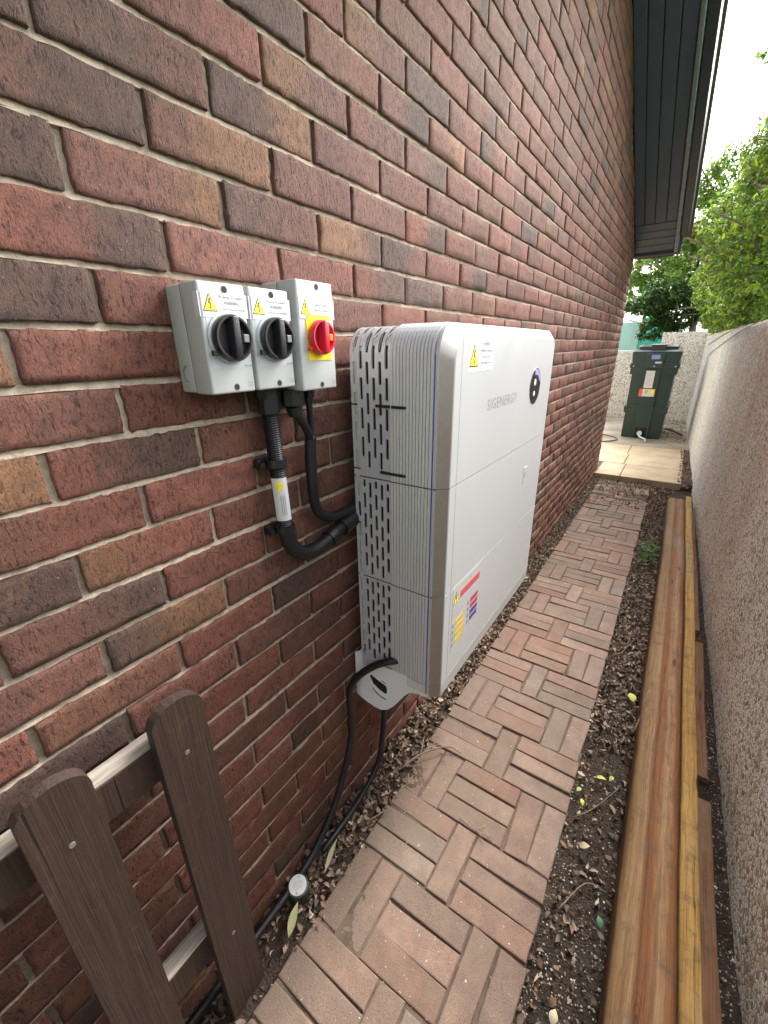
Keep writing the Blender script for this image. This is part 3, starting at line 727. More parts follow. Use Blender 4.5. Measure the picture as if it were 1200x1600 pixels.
# blue strip of film left on the edge
b = MB(); b.box(0.2605, 0.2628, YL - 0.0012, YL + 0.002, Z3 - .03, ZT - RAD, 0); b.build('film_strip', 'film_blue', CB)
# slot frame lines where the bracket shows on the inverter side
b = MB()
for z_, x0, x1 in ((G - 0.152, 0.118, 0.156), (G - 0.152, 0.160, 0.196), (G - 0.303, 0.128, 0.196)):
    b.box(x0, x1, YL - 0.0042, YL + 0.004, z_ - 0.003, z_ + 0.003, 0)
for z_, x0, x1 in ((G - 0.152, XB, 0.066), (G - 0.303, XB, 0.068)): b.box(x0, x1, YL - 0.0004, YL + 0.004, z_ - 0.0016, z_ + 0.0016, 0)
b.build('clip_slot', 'dark_hole', CB)

# front covers: plane + chamfer; the top one has rounded upper corners
CH = XF - XCH
def outline(zlo, zhi, inset, top):
    y0, y1 = YL + inset, YR - inset
    if not top: return [(y0, zlo), (y1, zlo), (y1, zhi), (y0, zhi)]
    zt = ZT - inset; r1 = max(0.012, RAD - inset * 0.35); r2 = 0.03
    pts = [(y0, zlo), (y1, zlo), (y1, zt - r2)]
    pts += [(y1 - r2 + r2 * math.cos(a), zt - r2 + r2 * math.sin(a)) for a in [math.pi / 2 * i / 6 for i in range(1, 7)]]
    pts += [(y0 + r1 - r1 * math.sin(a), zt - r1 + r1 * math.cos(a)) for a in [math.pi / 2 * i / 14 for i in range(0, 15)]]
    return pts
def cover(name, zlo, zhi, top, mat, bottom=False):
    b = MB(); A = outline(zlo, zhi, 0.0, top); B = outline(zlo, zhi, CH, top)
    if not top:
        B = [(y, z) for (y, _), (_, z) in zip(outline(zlo, zhi, CH, False), A)]
    else:
        B[0] = (B[0][0], zlo); B[1] = (B[1][0], zlo)
    n = len(A); e = 0.0016
    vs = [(XCH, y, z) for y, z in A] + [(XF - e, y + (-e if y < .87 else e), z) for y, z in B] + [(XF, y + (e if y < .87 else -e), z - (e if z > zhi - .05 and top else 0)) for y, z in B]
    fs = [];
    for l in range(2):
        for i in range(n):
            j2 = (i + 1) % n; fs.append((l * n + i, l * n + j2, (l + 1) * n + j2, (l + 1) * n + i))
    fs.append(tuple(range(2 * n, 3 * n)))
    mi = []
    for i in range(n):
        p, q_ = A[i], A[(i + 1) % n]
        left = abs(p[0] - YL) < 1e-6 and abs(q_[0] - YL) < 1e-6
        mi.append(1 if left or (top and p[0] < YL + RAD * 1.01 and q_[0] < YL + RAD * 1.01 and p[1] > zlo + .01) else 0)
    mi[n - 1] = 1
    b.add(vs, fs); b.mi = mi + [0] * n + [0]
    return b.build(name, [mat, 'chamfer_silver'], CB)
c1 = cover('inverter_cover', Z1 + .001, ZT, True, 'cover_white')
c2 = cover('battery_cover', Z2 + .001, Z1 - .001, False, 'cover_white')
c3 = cover('battery_cover', Z3 + .001, Z2 - .001, False, 'cover_white')
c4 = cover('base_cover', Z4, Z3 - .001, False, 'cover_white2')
# vertical groove on the front and seams
b = MB(); b.box(XF - .001, XF + .00015, 0.5295, 0.5312, Z4 + .04, ZT - CH - 0.003, 0); b.build('front_groove', 'ink_grey', CB)
b = MB()
for z_ in (Z1, Z2, Z3): b.box(XCH - .004, XF - .003, YL + .030, YR - .030, z_ - .004, z_ + .004, 0)
b.build('seam_shadow', 'dark_hole', CB)
# bracket below with the lobed side plate
prof_b = [(0.012, -0.885), (0.048, -0.862), (0.098, -0.895), (0.205, -0.878), (0.272, -0.900), (0.272, -0.925)]
lob = [(0.250, -0.928), (0.228, -0.930), (0.205, -0.940), (0.188, -0.960), (0.170, -0.990), (0.150, -1.022), (0.128, -1.048), (0.105, -1.062), (0.080, -1.064), (0.055, -1.060), (0.030, -1.054), (0.012, -1.046)]
pl = [(x, z + G) for x, z in prof_b + lob]; n = len(pl)
b = MB(); yb = YL + 0.012
b.add([(x, yb, z) for x, z in pl] + [(x, yb + 0.003, z) for x, z in pl], [tuple(range(n)), tuple(range(2 * n - 1, n - 1, -1))] + [(i, n + i, n + (i + 1) % n, (i + 1) % n) for i in range(n)])
b.box(0.012, 0.268, yb + .003, YR - 0.02, G - 0.905, G - 0.893, 0.002)
b.box(0.012, 0.045, yb + .003, YR - 0.02, G - 1.02, G - 0.906, 0.003)
br = b.build('bracket', 'bracket_white', CB)
b = MB()
hp = [(0.066, -0.948), (0.072, -0.943), (0.090, -0.950), (0.122, -0.958), (0.127, -0.964), (0.127, -0.984), (0.121, -0.989), (0.100, -0.984), (0.078, -0.972)]
n = len(hp); b.add([(x, yb - .0006, z + G) for x, z in hp] + [(x, yb + .0025, z + G) for x, z in hp], [tuple(range(n))] + [(i, n + i, n + (i + 1) % n, (i + 1) % n) for i in range(n)])
b.tube([(0.075, yb - .0003, G - .990), (0.092, yb - .0003, G - 1.004), (0.110, yb - .0003, G - 1.010), (0.124, yb - .0003, G - 1.010)], 0.0016, 6)
b.tube([(0.109, yb - .0003, G - .946), (0.124, yb - .0003, G - .951)], 0.0010, 6)
b.build('cable_hole', 'dark_hole', br)
b = MB(); b.box(0.016, 0.05, 0.52, 1.24, G - 0.86, G - 0.03, 0.003); b.build('wall_rail', 'bracket_white', CB)

# stickers, logo, display, button
st = MB(); st.plate(XF, [(0.558, G - .083), (0.700, G - .083), (0.700, G - .017), (0.558, G - .017)]); st = st.build('warning_label', 'sticker_white', CB)
warning_triangle(st, 0.588, G - 0.073, XF + .0005, 0.046, 0.046)
for i, (tx, sz) in enumerate((('INVERTER', .0105), ('WARNING - Isolate Supply', .0078), ('Isolate AC and DC', .0078), ('before carrying out work', .0078))):
    lettering(st, tx, 0.655, G - 0.031 - i * .0125, XF + .0006, sz, 'ink', squeeze=0.78)
lettering(st, 'Isolator positioned in plant room', 0.562, G - 0.0805, XF + .0006, .0045, 'ink_grey', 'LEFT', .9)
lettering(CB, 'SIGENERGY', 0.683, G - 0.177, XF + .0003, 0.038, 'ink_grey', 'LEFT', 1.06, 'logo', 1.08)
b = MB(); b.lathe_x(1.072, G - 0.149, [(0.056, XF), (0.055, XF + .0006), (0.053, XF + .0006)], 48, 0); dis = b.build('display', 'ink_grey', CB)
b = MB(); b.lathe_x(1.072, G - 0.149, [(0.053, XF + .0006), (0.0525, XF + .0011)], 48, 0); b.build('glass', 'glass_black', dis)
b = MB(); aa = [math.radians(a) for a in range(20, 115, 6)]
b.plate(XF + .0013, [(1.072 + .050 * math.cos(a), G - .149 + .050 * math.sin(a)) for a in aa] + [(1.072 + .038 * math.cos(a), G - .149 + .034 * math.sin(a)) for a in aa[::-1]], .0003); b.build('light_ring', 'lens_violet', dis)
for dz, r in ((0.012, .010), (-0.022, .008)):
    b = MB(); b.lathe_x(1.066, G - 0.149 + dz, [(r, XF + .0011), (r * .9, XF + .0018)], 20); b.build('indicator', 'white_plastic', dis)
b = MB(); b.box(XF - .002, XF + .0008, 1.052, 1.090, G - .461, G - .405, 0.0006); bt = b.build('power_button', 'sticker_grey', CB)
b = MB(); b.lathe_x(1.071, G - .433, [(0.010, XF + .0008), (0.010, XF + .0012)], 24, 0); b.lathe_x(1.071, G - .433, [(0.007, XF + .0013), (0.007, XF + .0015)], 24, 1); b.build('ring_mark', ['ink_grey', 'sticker_grey'], bt)
# safety sticker on the lowest battery
st = MB(); st.plate(XF, [(0.545, G - .802), (0.727, G - .802), (0.727, G - .603), (0.545, G - .603)]); st = st.build('safety_label', 'sticker_grey', CB)
warning_triangle(st, 0.566, G - 0.655, XF + .0005, 0.034, 0.036)
def patch(a, b_, c_, d_, mat, nm): q = MB(); q.plate(XF + .0005, [(a, c_), (b_, c_), (b_, d_), (a, d_)], .0002); q.build(nm, mat, st)
patch(0.592, 0.720, G - .651, G - .630, 'sticker_red', 'red_bar')
for i in range(4): patch(0.549, 0.640 - 0.02 * (i % 2), G - .6665 - i * .0075, G - .665 - i * .0075, 'ink_grey', 'text_line')
for i in range(2): patch(0.65, 0.715, G - .6665 - i * .0075, G - .665 - i * .0075, 'ink_grey', 'text_line')
for i in range(4): patch(0.568, 0.622, G - .726 - i * .0205, G - .710 - i * .0205, 'sticker_ochre', 'ochre_box')
for i in range(4): patch(0.551, 0.560, G - .726 - i * .0205, G - .712 - i * .0205, 'ink_grey', 'icon')
for i in range(4): patch(0.664, 0.716, G - .706 - i * .0205, G - .690 - i * .0205, 'sticker_crimson' if i < 2 else 'sticker_blue', 'instruction_box')
for i in range(4): patch(0.645, 0.655, G - .706 - i * .0205, G - .692 - i * .0205, 'ink_grey', 'icon')
lettering(st, 'S', 0.655, G - .626, XF + .0006, .022, 'sticker_red')

# ================================================================== ISOLATORS
def isolator(y0, y1, z0, z1, xd, label, dc=True):
    r = thing('isolator_switch', (0, (y0 + y1) / 2, z0), label, 'isolator', 'isolator switches on the brick wall')
    yc = (y0 + y1) / 2; xs = xd * 0.47
    b = MB(); b.box(0.0, xs, y0 + .001, y1 - .001, z0 + .001, z1 - .001, 0.004, 3); base = b.build('base', 'abs_grey', r, smooth=True, sharp=0.6)
    b = MB(); b.box(xs + .0008, xd, y0, y1, z0, z1, 0.0035, 3); lid = b.build('lid', 'abs_grey', r, smooth=True, sharp=0.6)
    b = MB(); b.box(xs - .002, xs + .002, y0 + .002, y1 - .002, z0 + .002, z1 - .002, 0); b.build('gasket', 'lock_grey', r)
    for z_ in (z1 - .009, z0 + .009):      # screw wells
        b = MB(); b.lathe_x(yc + .004, z_, [(.0056, xd - .001), (.0056, xd + .0004), (.0046, xd + .0004)], 20, 0); b.lathe_x(yc + .004, z_, [(.0044, xd + .0005), (.0044, xd + .0006)], 20, 1)
        b.build('screw_well', ['lock_grey', 'dark_hole'], r)
    # knock-out ring on the side
    b = MB(); cx, cz = xs * .62, z0 + .030
    b.tube([(cx + .010 * math.cos(a), y0 - .0002, cz + .012 * math.sin(a)) for a in [math.pi * (.4 + 1.1 * i / 14) for i in range(15)]], .0006, 5)
    b.build('knockout', 'lock_grey', r)
    h = z1 - z0; zk = z0 + h * 0.515 if dc else z0 + h * 0.50
    # dial plate
    b = MB()
    if dc: b.plate(xd, [(y0 + .007, z0 + h * .245), (y1 - .004, z0 + h * .245), (y1 - .004, z1 - .047), (y0 + .007, z1 - .047)])
    else: b.plate(xd, [(yc - .029, zk - .040), (yc + .035, zk - .040), (yc + .035, zk + .038), (yc - .029, zk + .038)], .0012)
    dp = b.build('dial_plate', 'plate_grey' if dc else 'yellow_plate', r)
    xp = xd + (.0006 if dc else .0014)
    for tx, yy, zz, sz in ((('I', yc - .001, zk + .0362, .006), ('ON', yc + .006, zk + .0362, .0042), ('O', y0 + .0115, zk - .002, .006), ('OFF', y0 + .012, zk - .010, .0035), ('PN  NC', y1 - .010, zk - .042, .0045)) if dc else
                           (('I', yc, zk + .0335, .0045), ('ON', yc + .006, zk + .0335, .0035), ('O', yc - .025, zk - .002, .0045))):
        lettering(dp, tx, yy, zz, xp, sz, 'ink')
    b = MB(); b.plate(xp, [(y0 + .0125, zk + .0335), (y0 + .0152, zk + .037), (y0 + .0125, zk + .0405), (y0 + .0098, zk + .037)] if dc else [(yc - .025, zk + .031), (yc - .023, zk + .034), (yc - .025, zk + .037), (yc - .027, zk + .034)], .0002); b.build('diamond_mark', 'ink_grey', dp)
    # rotary knob
    km, kd = ('black_plastic', 'black_dish') if dc else ('red_plastic', 'red_dish')
    R = .0335 if dc else .0305
    if dc:
        b = MB(); b.lathe_x(yc, zk, [(R + .003, xd + .0002), (R + .003, xd + .004), (R, xd + .0045)], 48); b.build('collar', 'plate_grey', r, smooth=True, sharp=.6)
    b = MB(); xk = xd + .018
    b.lathe_x(yc, zk, [(R - .002, xd + .004), (R, xd + .007), (R, xk - .003), (R - .0015, xk), (R - .0045, xk), (R - .006, xk - .002), (R - .0065, xk - .010)], 56)
    kn = b.build('knob', km, r, smooth=True, sharp=.7)
    b = MB(); b.lathe_x(yc, zk, [(R - .0062, xk - .012), (R - .0062, xk - .0095)], 40); b.build('dish', kd, kn)
    b = MB(); hw = .0085
    def sh(v): k_ = 1 - .30 * max(0, (v.x - xk + .012) / .018); return Vector((v.x, yc + (v.y - yc) * k_, v.z))
    b.box(xk - .011, xk + .007, yc - hw, yc + hw, zk - R + .004, zk + R - .003, .0022, 3, 0, sh)
    b.build('handle', km, kn, smooth=True, sharp=.7)
    b = MB(); b.box(xk - .010, xk - .001, yc + R * .50, yc + R * .50 + .010, zk - .006, zk + .006, .0012); b.build('lock_tab', 'lock_grey' if dc else 'orange_plastic', kn)
    b = MB(); b.box(xd + .006, xd + .012, yc - R - .004, yc - R * .72, zk - R * .72, zk - R * .50, .001); b.build('tongue', km, kn)
    lettering(kn, 'I', yc, zk + R - .013, xk + .0072, .007, 'ink_grey')
    # warning label, wrapped a little over the left edge
    lz0, lz1 = (z1 - .047, z1 - .014) if dc else (z1 - .062, z1 - .027)
    b = MB(); b.plate(xd, [(y0 + .0035, lz0), (y1 + .001, lz0), (y1 + .001, lz1), (y0 + .0035, lz1)], .0009)
    if dc: b.box(xd - .012, xd - .0005, y0 - .0006, y0 + .001, lz0, lz1, 0)
    lb = b.build('warning_label', 'sticker_white', r)
    xp = xd + .0010
    if dc:
        warning_triangle(lb, y0 + .0165, lz0 + .0075, xp, .024, .0235)
        lettering(lb, 'PV Array DC Isolator', y0 + .055, lz1 - .0075, xp + .0002, .0062, 'ink', squeeze=.80)
        lettering(lb, 'WARNING', y0 + .055, lz1 - .0155, xp + .0002, .0070, 'ink', squeeze=.84)
        lettering(lb, 'Contains live parts during daylight', y0 + .0565, lz1 - .0230, xp + .0002, .0047, 'ink', squeeze=.70)
        lettering(lb, 'Isolator PV isolates all isolator systems', y0 + .005, lz0 + .0025, xp + .0002, .0030, 'ink_grey', 'LEFT', .85)
        lettering(lb, 'Power', y1 - .009, z0 + .013, xd + .0004, .0042, 'ink_grey', squeeze=.9)
        lettering(lb, '32A DC', y1 - .009, z0 + .0085, xd + .0004, .0038, 'ink_grey', squeeze=.9)
    else:
        warning_triangle(lb, y0 + .019, lz0 + .0065, xp, .024, .0245)
        lettering(lb, 'Solar PV System', y0 + .061, lz1 - .0135, xp + .0002, .0066, 'ink', squeeze=.82)
        lettering(lb, 'Main AC Isolator', y0 + .061, lz1 - .0225, xp + .0002, .0066, 'ink', squeeze=.82)
        lettering(lb, 'Power', y1 - .009, z0 + .013, xd + .0004, .0042, 'ink_grey', squeeze=.9)
        lettering(lb, '32A AC', y1 - .009, z0 + .0085, xd + .0004, .0038, 'ink_grey', squeeze=.9)
    return r
isolator(0.0965, 0.1785, G - 0.0965, G + 0.0605, 0.083, 'grey isolator box with black dial, farthest from the battery cabinet')
isolator(0.1855, 0.2700, G - 0.0965, G + 0.0605, 0.083, 'grey isolator box with black dial, between the other two isolators')
isolator(0.2830, 0.3780, G - 0.1060, G + 0.0810, 0.090, 'taller grey isolator box with red dial on a yellow plate', False)

# ================================================================== CONDUITS AND CABLES
def corrugated(mb, pts, r, pitch=0.0042, n=14):
    P = [Vector(p) for p in pts]; out = []; rad = []; acc = 0
    for a, b in zip(P[:-1], P[1:]):
        L = (b - a).length; m_ = max(1, int(L / (pitch / 2)))
        for i in range(m_): out.append(a.lerp(b, i / m_)); acc += 1; rad.append(r if acc % 2 else r * .90)
    out.append(P[-1]); rad.append(r); mb.tube(out, rad, n)
ca = thing('conduit', (0.03, 0.25, G - 0.48), 'thick black corrugated conduit with white warning label below the isolators', 'conduit')
b = MB(); pa = [(0.030, 0.247, G - .108), (0.030, 0.248, G - .16), (0.030, 0.250, G - .24), (0.030, 0.252, G - .33), (0.030, 0.255, G - .385)]
corrugated(b, smooth_path(pa, 4), 0.0165); b.build('flexible_tube', 'black_conduit', ca, smooth=False)
b = MB(); pe = smooth_path([(0.030, 0.255, G - .385), (0.030, 0.262, G - .425), (0.030, 0.285, G - .458), (0.030, 0.325, G - .473), (0.032, 0.37, G - .468), (0.034, 0.42, G - .452), (0.036, 0.53, G - .43)], 6)
b.tube(pe, 0.0172, 16); b.build('elbow', 'black_conduit', ca, smooth=True)
b = MB(); b.tube([(0.033, 0.385, G - .464), (0.034, 0.405, G - .457)], 0.0215, 16); b.tube([(0.034, 0.43, G - .450), (0.036, 0.51, G - .432)], 0.0225, 16); b.build('coupler', 'black_plastic', ca, smooth=True, sharp=.6)
b = MB(); b.tube([(0.030, 0.247, G - .100), (0.030, 0.247, G - .118)], 0.024, 8); b.tube([(0.030, 0.247, G - .118), (0.030, 0.2475, G - .145)], 0.0205, 14); b.build('gland', 'black_plastic', ca)
for z_, yy in ((G - .243, 0.250), (G - .388, 0.255)):
    b = MB(); b.tube([(0.030, yy, z_ - .008), (0.030, yy, z_ + .008)], 0.021, 16); b.box(0.0, 0.016, yy - .034, yy + .026, z_ - .009, z_ + .009, .002)
    b.tube([(0.016, yy - .030, z_), (0.026, yy - .030, z_)], 0.006, 8); b.build('saddle', 'black_plastic', ca)
# white label sleeve round the front of the tube
b = MB(); vs = []; fs = []; k = 9
for i, z_ in enumerate((G - .272, G - .365)):
    for a in range(k):
        q = math.radians(-95 + 110 * a / (k - 1)); yy = 0.2512 if i == 0 else 0.2545
        vs.append((0.030 + .0182 * math.cos(q), yy + .0182 * math.sin(q), z_))
fs = [(a, k + a, k + a + 1, a + 1) for a in range(k - 1)]
b.add(vs, fs); lab = b.build('warning_label', 'sticker_white', ca, smooth=True)
b = MB()   # small yellow triangle on the sleeve, turned on its side
def onsl(ang, z_): q = math.radians(ang); return (0.030 + (.0190) * math.cos(q), 0.2518 + .0190 * math.sin(q) + (G - .272 - z_) * .03, z_)
tri = [(-66, .277), (-10, .285), (-56, .305)]; vs = []; fs = []
for i in range(7):
    for j_ in range(2):
        u = i / 6; a_ = tri[0][0] + (tri[1][0] - tri[0][0]) * u; zt_ = tri[0][1] + (tri[1][1] - tri[0][1]) * u
        zb_ = (tri[0][1] + (tri[2][1] - tri[0][1]) * (a_ + 66) / 10) if a_ < -56 else tri[2][1] + (tri[1][1] - tri[2][1]) * (a_ + 56) / 46
        vs.append(onsl(a_, G - (zt_ if j_ == 0 else zb_)))
b.add(vs, [(2 * i, 2 * i + 1, 2 * i + 3, 2 * i + 2) for i in range(6)])
b.build('warning_triangle', 'sign_yellow', lab)
b = MB(); b.add([onsl(-52, G - .287), onsl(-52, G - .290), onsl(-34, G - .288), onsl(-34, G - .286)], [(0, 1, 2, 3)]); b.build('bolt_mark', 'ink', lab)
for a_ in (-46, -34, -22):
    b = MB(); b.add([onsl(a_, G - .309), onsl(a_, G - .352), onsl(a_ + 3.5, G - .352), onsl(a_ + 3.5, G - .309)], [(0, 1, 2, 3)]); b.build('text_line', 'ink_grey', lab)

cb = thing('conduit', (0.03, 0.35, G - 0.44), 'smooth black pipe and cables from the red dial isolator to the cabinet', 'conduit')
b = MB(); b.tube(smooth_path([(0.032, 0.350, G - .205), (0.030, 0.347, G - .25), (0.030, 0.346, G - .32), (0.030, 0.350, G - .365), (0.031, 0.368, G - .395), (0.033, 0.405, G - .412), (0.036, 0.46, G - .414), (0.04, 0.54, G - .412)], 6), 0.0125, 14); b.build('pipe', 'black_conduit', cb, smooth=True)
b = MB(); b.tube(smooth_path([(0.050, 0.290, G - .125), (0.048, 0.300, G - .150), (0.042, 0.325, G - .180), (0.034, 0.348, G - .212)], 6), 0.0088, 12); b.build('cable', 'black_conduit', cb, smooth=True)
b = MB(); b.tube(smooth_path([(0.042, 0.342, G - .115), (0.040, 0.345, G - .15), (0.036, 0.349, G - .185), (0.033, 0.350, G - .215)], 6), 0.0068, 12); b.build('cable', 'black_conduit', cb, smooth=True)
b = MB(); b.tube([(0.050, 0.292, G - .106), (0.050, 0.291, G - .135)], 0.022, 8); b.tube([(0.050, 0.291, G - .135), (0.049, 0.297, G - .152)], 0.016, 10); b.build('gland', 'black_plastic', cb)
b = MB(); b.tube([(0.042, 0.342, G - .106), (0.042, 0.342, G - .124)], 0.0135, 8); b.tube([(0.042, 0.342, G - .124), (0.041, 0.343, G - .134)], 0.010, 10); b.build('gland', 'black_plastic', cb)

b = MB(); b.tube(smooth_path([(0.205, 0.520, G - .842), (0.160, 0.472, G - .838), (0.115, 0.455, G - .862), (0.070, 0.440, G - .905), (0.040, 0.430, G - .955), (0.030, 0.430, G - 1.01), (0.030, 0.432, G - 1.08), (0.032, 0.425, G - 1.16), (0.034, 0.395, G - 1.235), (0.036, 0.34, G - 1.33), (0.036, 0.27, G - 1.40), (0.040, 0.18, G - 1.435), (0.042, 0.02, G - 1.44), (0.040, -0.3, G - 1.44), (0.04, -0.8, G - 1.445)], 6), 0.0105, 12)
tag(b.build('power_cable', 'black_conduit', smooth=True), 'thick black cable looping from under the cabinet down to the wall base', 'cable')
b = MB(); b.tube(smooth_path([(0.060, 0.600, G - 1.00), (0.052, 0.585, G - 1.12), (0.050, 0.570, G - 1.27), (0.050, 0.540, G - 1.38), (0.048, 0.47, G - 1.43), (0.046, 0.38, G - 1.452), (0.045, 0.25, G - 1.455)], 6), 0.0095, 12)
tag(b.build('power_cable', 'black_conduit', smooth=True), 'black cable hanging from under the bracket into the leaf litter', 'cable')

# ================================================================== PICKET FENCE AGAINST THE WALL
pf = thing('picket_fence', (0.08, -0.3, 0.0), 'low dark brown picket fence with rounded tops against the brick wall', 'fence')
def picket(y0, y1, zt):
    n = 10; yc, hw = (y0 + y1) / 2, (y1 - y0) / 2; pts = [(y0, 0.004), (y1, 0.004)]
    pts += [(yc + hw * math.cos(math.pi * i / n), zt - hw * .75 + hw * .75 * math.sin(math.pi * i / n)) for i in range(n + 1)]
    k_ = len(pts); b = MB()
    b.add([(0.104, y, z) for y, z in pts] + [(0.084, y, z) for y, z in pts], [tuple(range(k_)), tuple(range(2 * k_ - 1, k_ - 1, -1))] + [(i, k_ + i, k_ + (i + 1) % k_, (i + 1) % k_) for i in range(k_)])
    b.build('picket', 'picket_stain', pf)
for i in range(-6, 1): picket(-0.116 + 0.171 * i, -0.030 + 0.171 * i, G - 0.552)
for i in range(-6, 1):
    for zz in (G - .662, G - 1.20):
        b = MB(); b.tube([(0.1035, -0.073 + 0.171 * i, zz), (0.1055, -0.073 + 0.171 * i, zz)], .0042, 10); b.build('screw', 'lock_grey', pf)
for z0, z1 in ((G - .70, G - .625), (G - 1.24, G - 1.16)):
    b = MB(); b.box(0.046, 0.0835, -1.30, -0.025, z0, z1, 0.003); rl = b.build('rail', 'picket_stain', pf)
    b = MB(); b.box(0.048, 0.082, -1.29, -0.028, z1 - .001, z1 + .003, 0.001); b.build('weathered_top', 'weathered_rail', rl)

# small capped pipe by the path
pc = thing('pipe_stub', (0.06, 0.13, 0.0), 'short olive pipe with a round white cap label by the wall', 'pipe')
b = MB(); ax = Vector((0.10, -0.07, 1.0)).normalized(); p0 = Vector((0.048, 0.143, -0.03)); p1 = p0 + ax * 0.082
b.tube([p0, p1 - ax * .004, p1 - ax * .001, p1], [.030, .030, .029, .027], 24); b.build('pipe', 'olive_pipe', pc, smooth=True, sharp=.7)
b = MB(); b.tube([p1, p1 + ax * .0012], 0.0245, 28); cap = b.build('cap_label', 'sticker_white', pc)
e1 = ax.cross(Vector((0, 0, 1))).normalized(); e2 = ax.cross(e1)
for s_ in (-1, 1):
    b = MB(); q = p1 + ax * .0013 + e2 * s_ * .018 + e1 * s_ * 0.006; b.tube([q, q + ax * .001], .0022, 8); b.build('screw', 'ink_grey', cap)
for i in range(4):
    b = MB(); q = p1 + ax * .0015 + e2 * (i - 1.5) * .005; u = (.012, .015, .014, .010)[i]
    b.add([q - e1 * u - e2 * .0009, q + e1 * u - e2 * .0009, q + e1 * u + e2 * .0009, q - e1 * u + e2 * .0009], [(0, 1, 2, 3)]); b.build('text_line', 'sticker_grey', cap)

# ================================================================== ROUGHCAST WALLS, TIMBER EDGING
def skew(v): return Vector((v.x - RS * v.y, v.y, v.z))
rw = MB()
def wallgrid(mb, fx, y0, y1, z0, z1, ny, nz_):
    vs = [(fx(y0 + (y1 - y0) * i / ny, z0 + (z1 - z0) * j / nz_), y0 + (y1 - y0) * i / ny, z0 + (z1 - z0) * j / nz_) for j in range(nz_ + 1) for i in range(ny + 1)]
    mb.add(vs, [(j * (ny + 1) + i, (j + 1) * (ny + 1) + i, (j + 1) * (ny + 1) + i + 1, j * (ny + 1) + i + 1) for j in range(nz_) for i in range(ny)])
HW = G + 0.095
def rface(y, z):
    e = max(0, z - (HW - 0.03)); return right_x(y) + 0.004 * nz(y * .12, z * .12) + 0.002 * nz(y * .4, z * .4) + e * e * 14
wallgrid(rw, rface, -2.0, 9.9, -0.3, HW, 300, 60)
rw.add([(rface(y, HW), y, HW) for y in (-2.0, 9.9)] + [(right_x(y) + .22, y, HW - 0.002) for y in (9.9, -2.0)] , [(0, 3, 2, 1)])
rw.add([(right_x(-2) + .22, -2, -.3), (right_x(9.9) + .22, 9.9, -.3), (right_x(9.9) + .22, 9.9, HW - .002), (right_x(-2) + .22, -2, HW - .002)], [(0, 1, 2, 3)])
tag(rw.build('roughcast_wall', 'roughcast', smooth=True, sharp=.9), 'long roughcast boundary wall running beside the path on the right', 'wall')
bw = thing('roughcast_wall', (0, 9.8, 0), 'stepped roughcast wall across the end behind the green tank', 'wall')
b = MB(); b.box(-4.0, 0.165, 9.72, 9.92, -0.3, G - 0.150, 0.012); b.build('low_section', 'roughcast_far', bw)
b = MB(); b.box(0.165, 1.06, 9.715, 9.93, -0.3, G + 0.165, 0.012); b.build('tall_section', 'roughcast_far', bw)
def ysk(v): return Vector((v.x - 0.008 * v.y, v.y, v.z))
def long_timber(name, x0, x1, z0, z1, y0, y1, mat, bev, seg, label, cat, ridge=0.0):
    mb = MB(); prof_ = []
    # rounded rectangular section swept along Y with slight wander
    cs = [(x0 + bev, z0), (x1 - bev, z0)] + [(x1 - bev + bev * math.sin(a), z0 + bev - bev * math.cos(a)) for a in [math.pi / 2 * i / seg for i in range(1, seg + 1)]]
    cs += [(x1 - bev + bev * math.cos(a), z1 - bev + bev * math.sin(a)) for a in [math.pi / 2 * i / seg for i in range(0, seg + 1)]]
    cs += [(x0 + bev - bev * math.sin(a), z1 - bev + bev * math.cos(a)) for a in [math.pi / 2 * i / seg for i in range(0, seg + 1)]]
    cs += [(x0 + bev - bev * math.cos(a), z0 + bev - bev * math.sin(a)) for a in [math.pi / 2 * i / seg for i in range(0, seg)]]
    n = len(cs); m_ = 60; vs = []
    for j_ in range(m_ + 1):
        y = y0 + (y1 - y0) * j_ / m_; wx = 0.0025 * math.sin(y * 2.3 + x0 * 9) + 0.0012 * math.sin(y * 7.1); wz = 0.0025 * math.sin(y * 1.7 + x0 * 21)
        for x, z in cs: vs.append((x + wx - 0.008 * y + 0.0006 * math.sin(y * 31 + z * 200), y, z + (wz if z > (z0 + z1) / 2 else 0)))
    fs = [(a * n + k_, a * n + (k_ + 1) % n, (a + 1) * n + (k_ + 1) % n, (a + 1) * n + k_) for a in range(m_) for k_ in range(n)]
    fs += [tuple(range(n - 1, -1, -1)), tuple(range(m_ * n, m_ * n + n))]
    mb.add(vs, fs); o = mb.build(name, mat, smooth=True, sharp=.8)
    if label: tag(o, label, cat, 'timber edging along the right side of the path')
    return o
ZS = 0.105
long_timber('timber_sleeper', 0.798, 0.9315, -0.05, ZS, -1.5, 4.27, 'timber_log', 0.024, 6, 'thick round edged timber sleeper stained brown, beside the soil strip', 'sleeper')
long_timber('timber_board', 0.9325, 0.976, -0.05, ZS + 0.003, -1.5, 4.36, 'timber_yellow', 0.007, 3, 'yellow sawn timber board of the edging nearest the roughcast wall', 'board')
for y0, y1, x0, x1, zt, lb in ((-1.2, 1.08, 0.990, 1.030, 0.026, 'nearest dark red timber offcut in the gap by the roughcast wall'), (1.16, 2.02, 0.988, 1.022, 0.040, 'second dark red timber offcut in the gap by the roughcast wall'), (2.12, 4.2, 0.984, 1.010, 0.045, 'farthest dark red timber offcut in the gap by the roughcast wall')):
    o = long_timber('timber_offcut', x0, x1, -0.04, zt, y0, y1, 'timber_red', 0.004, 2, lb, 'timber'); o['group'] = 'dark timber offcuts by the roughcast wall'

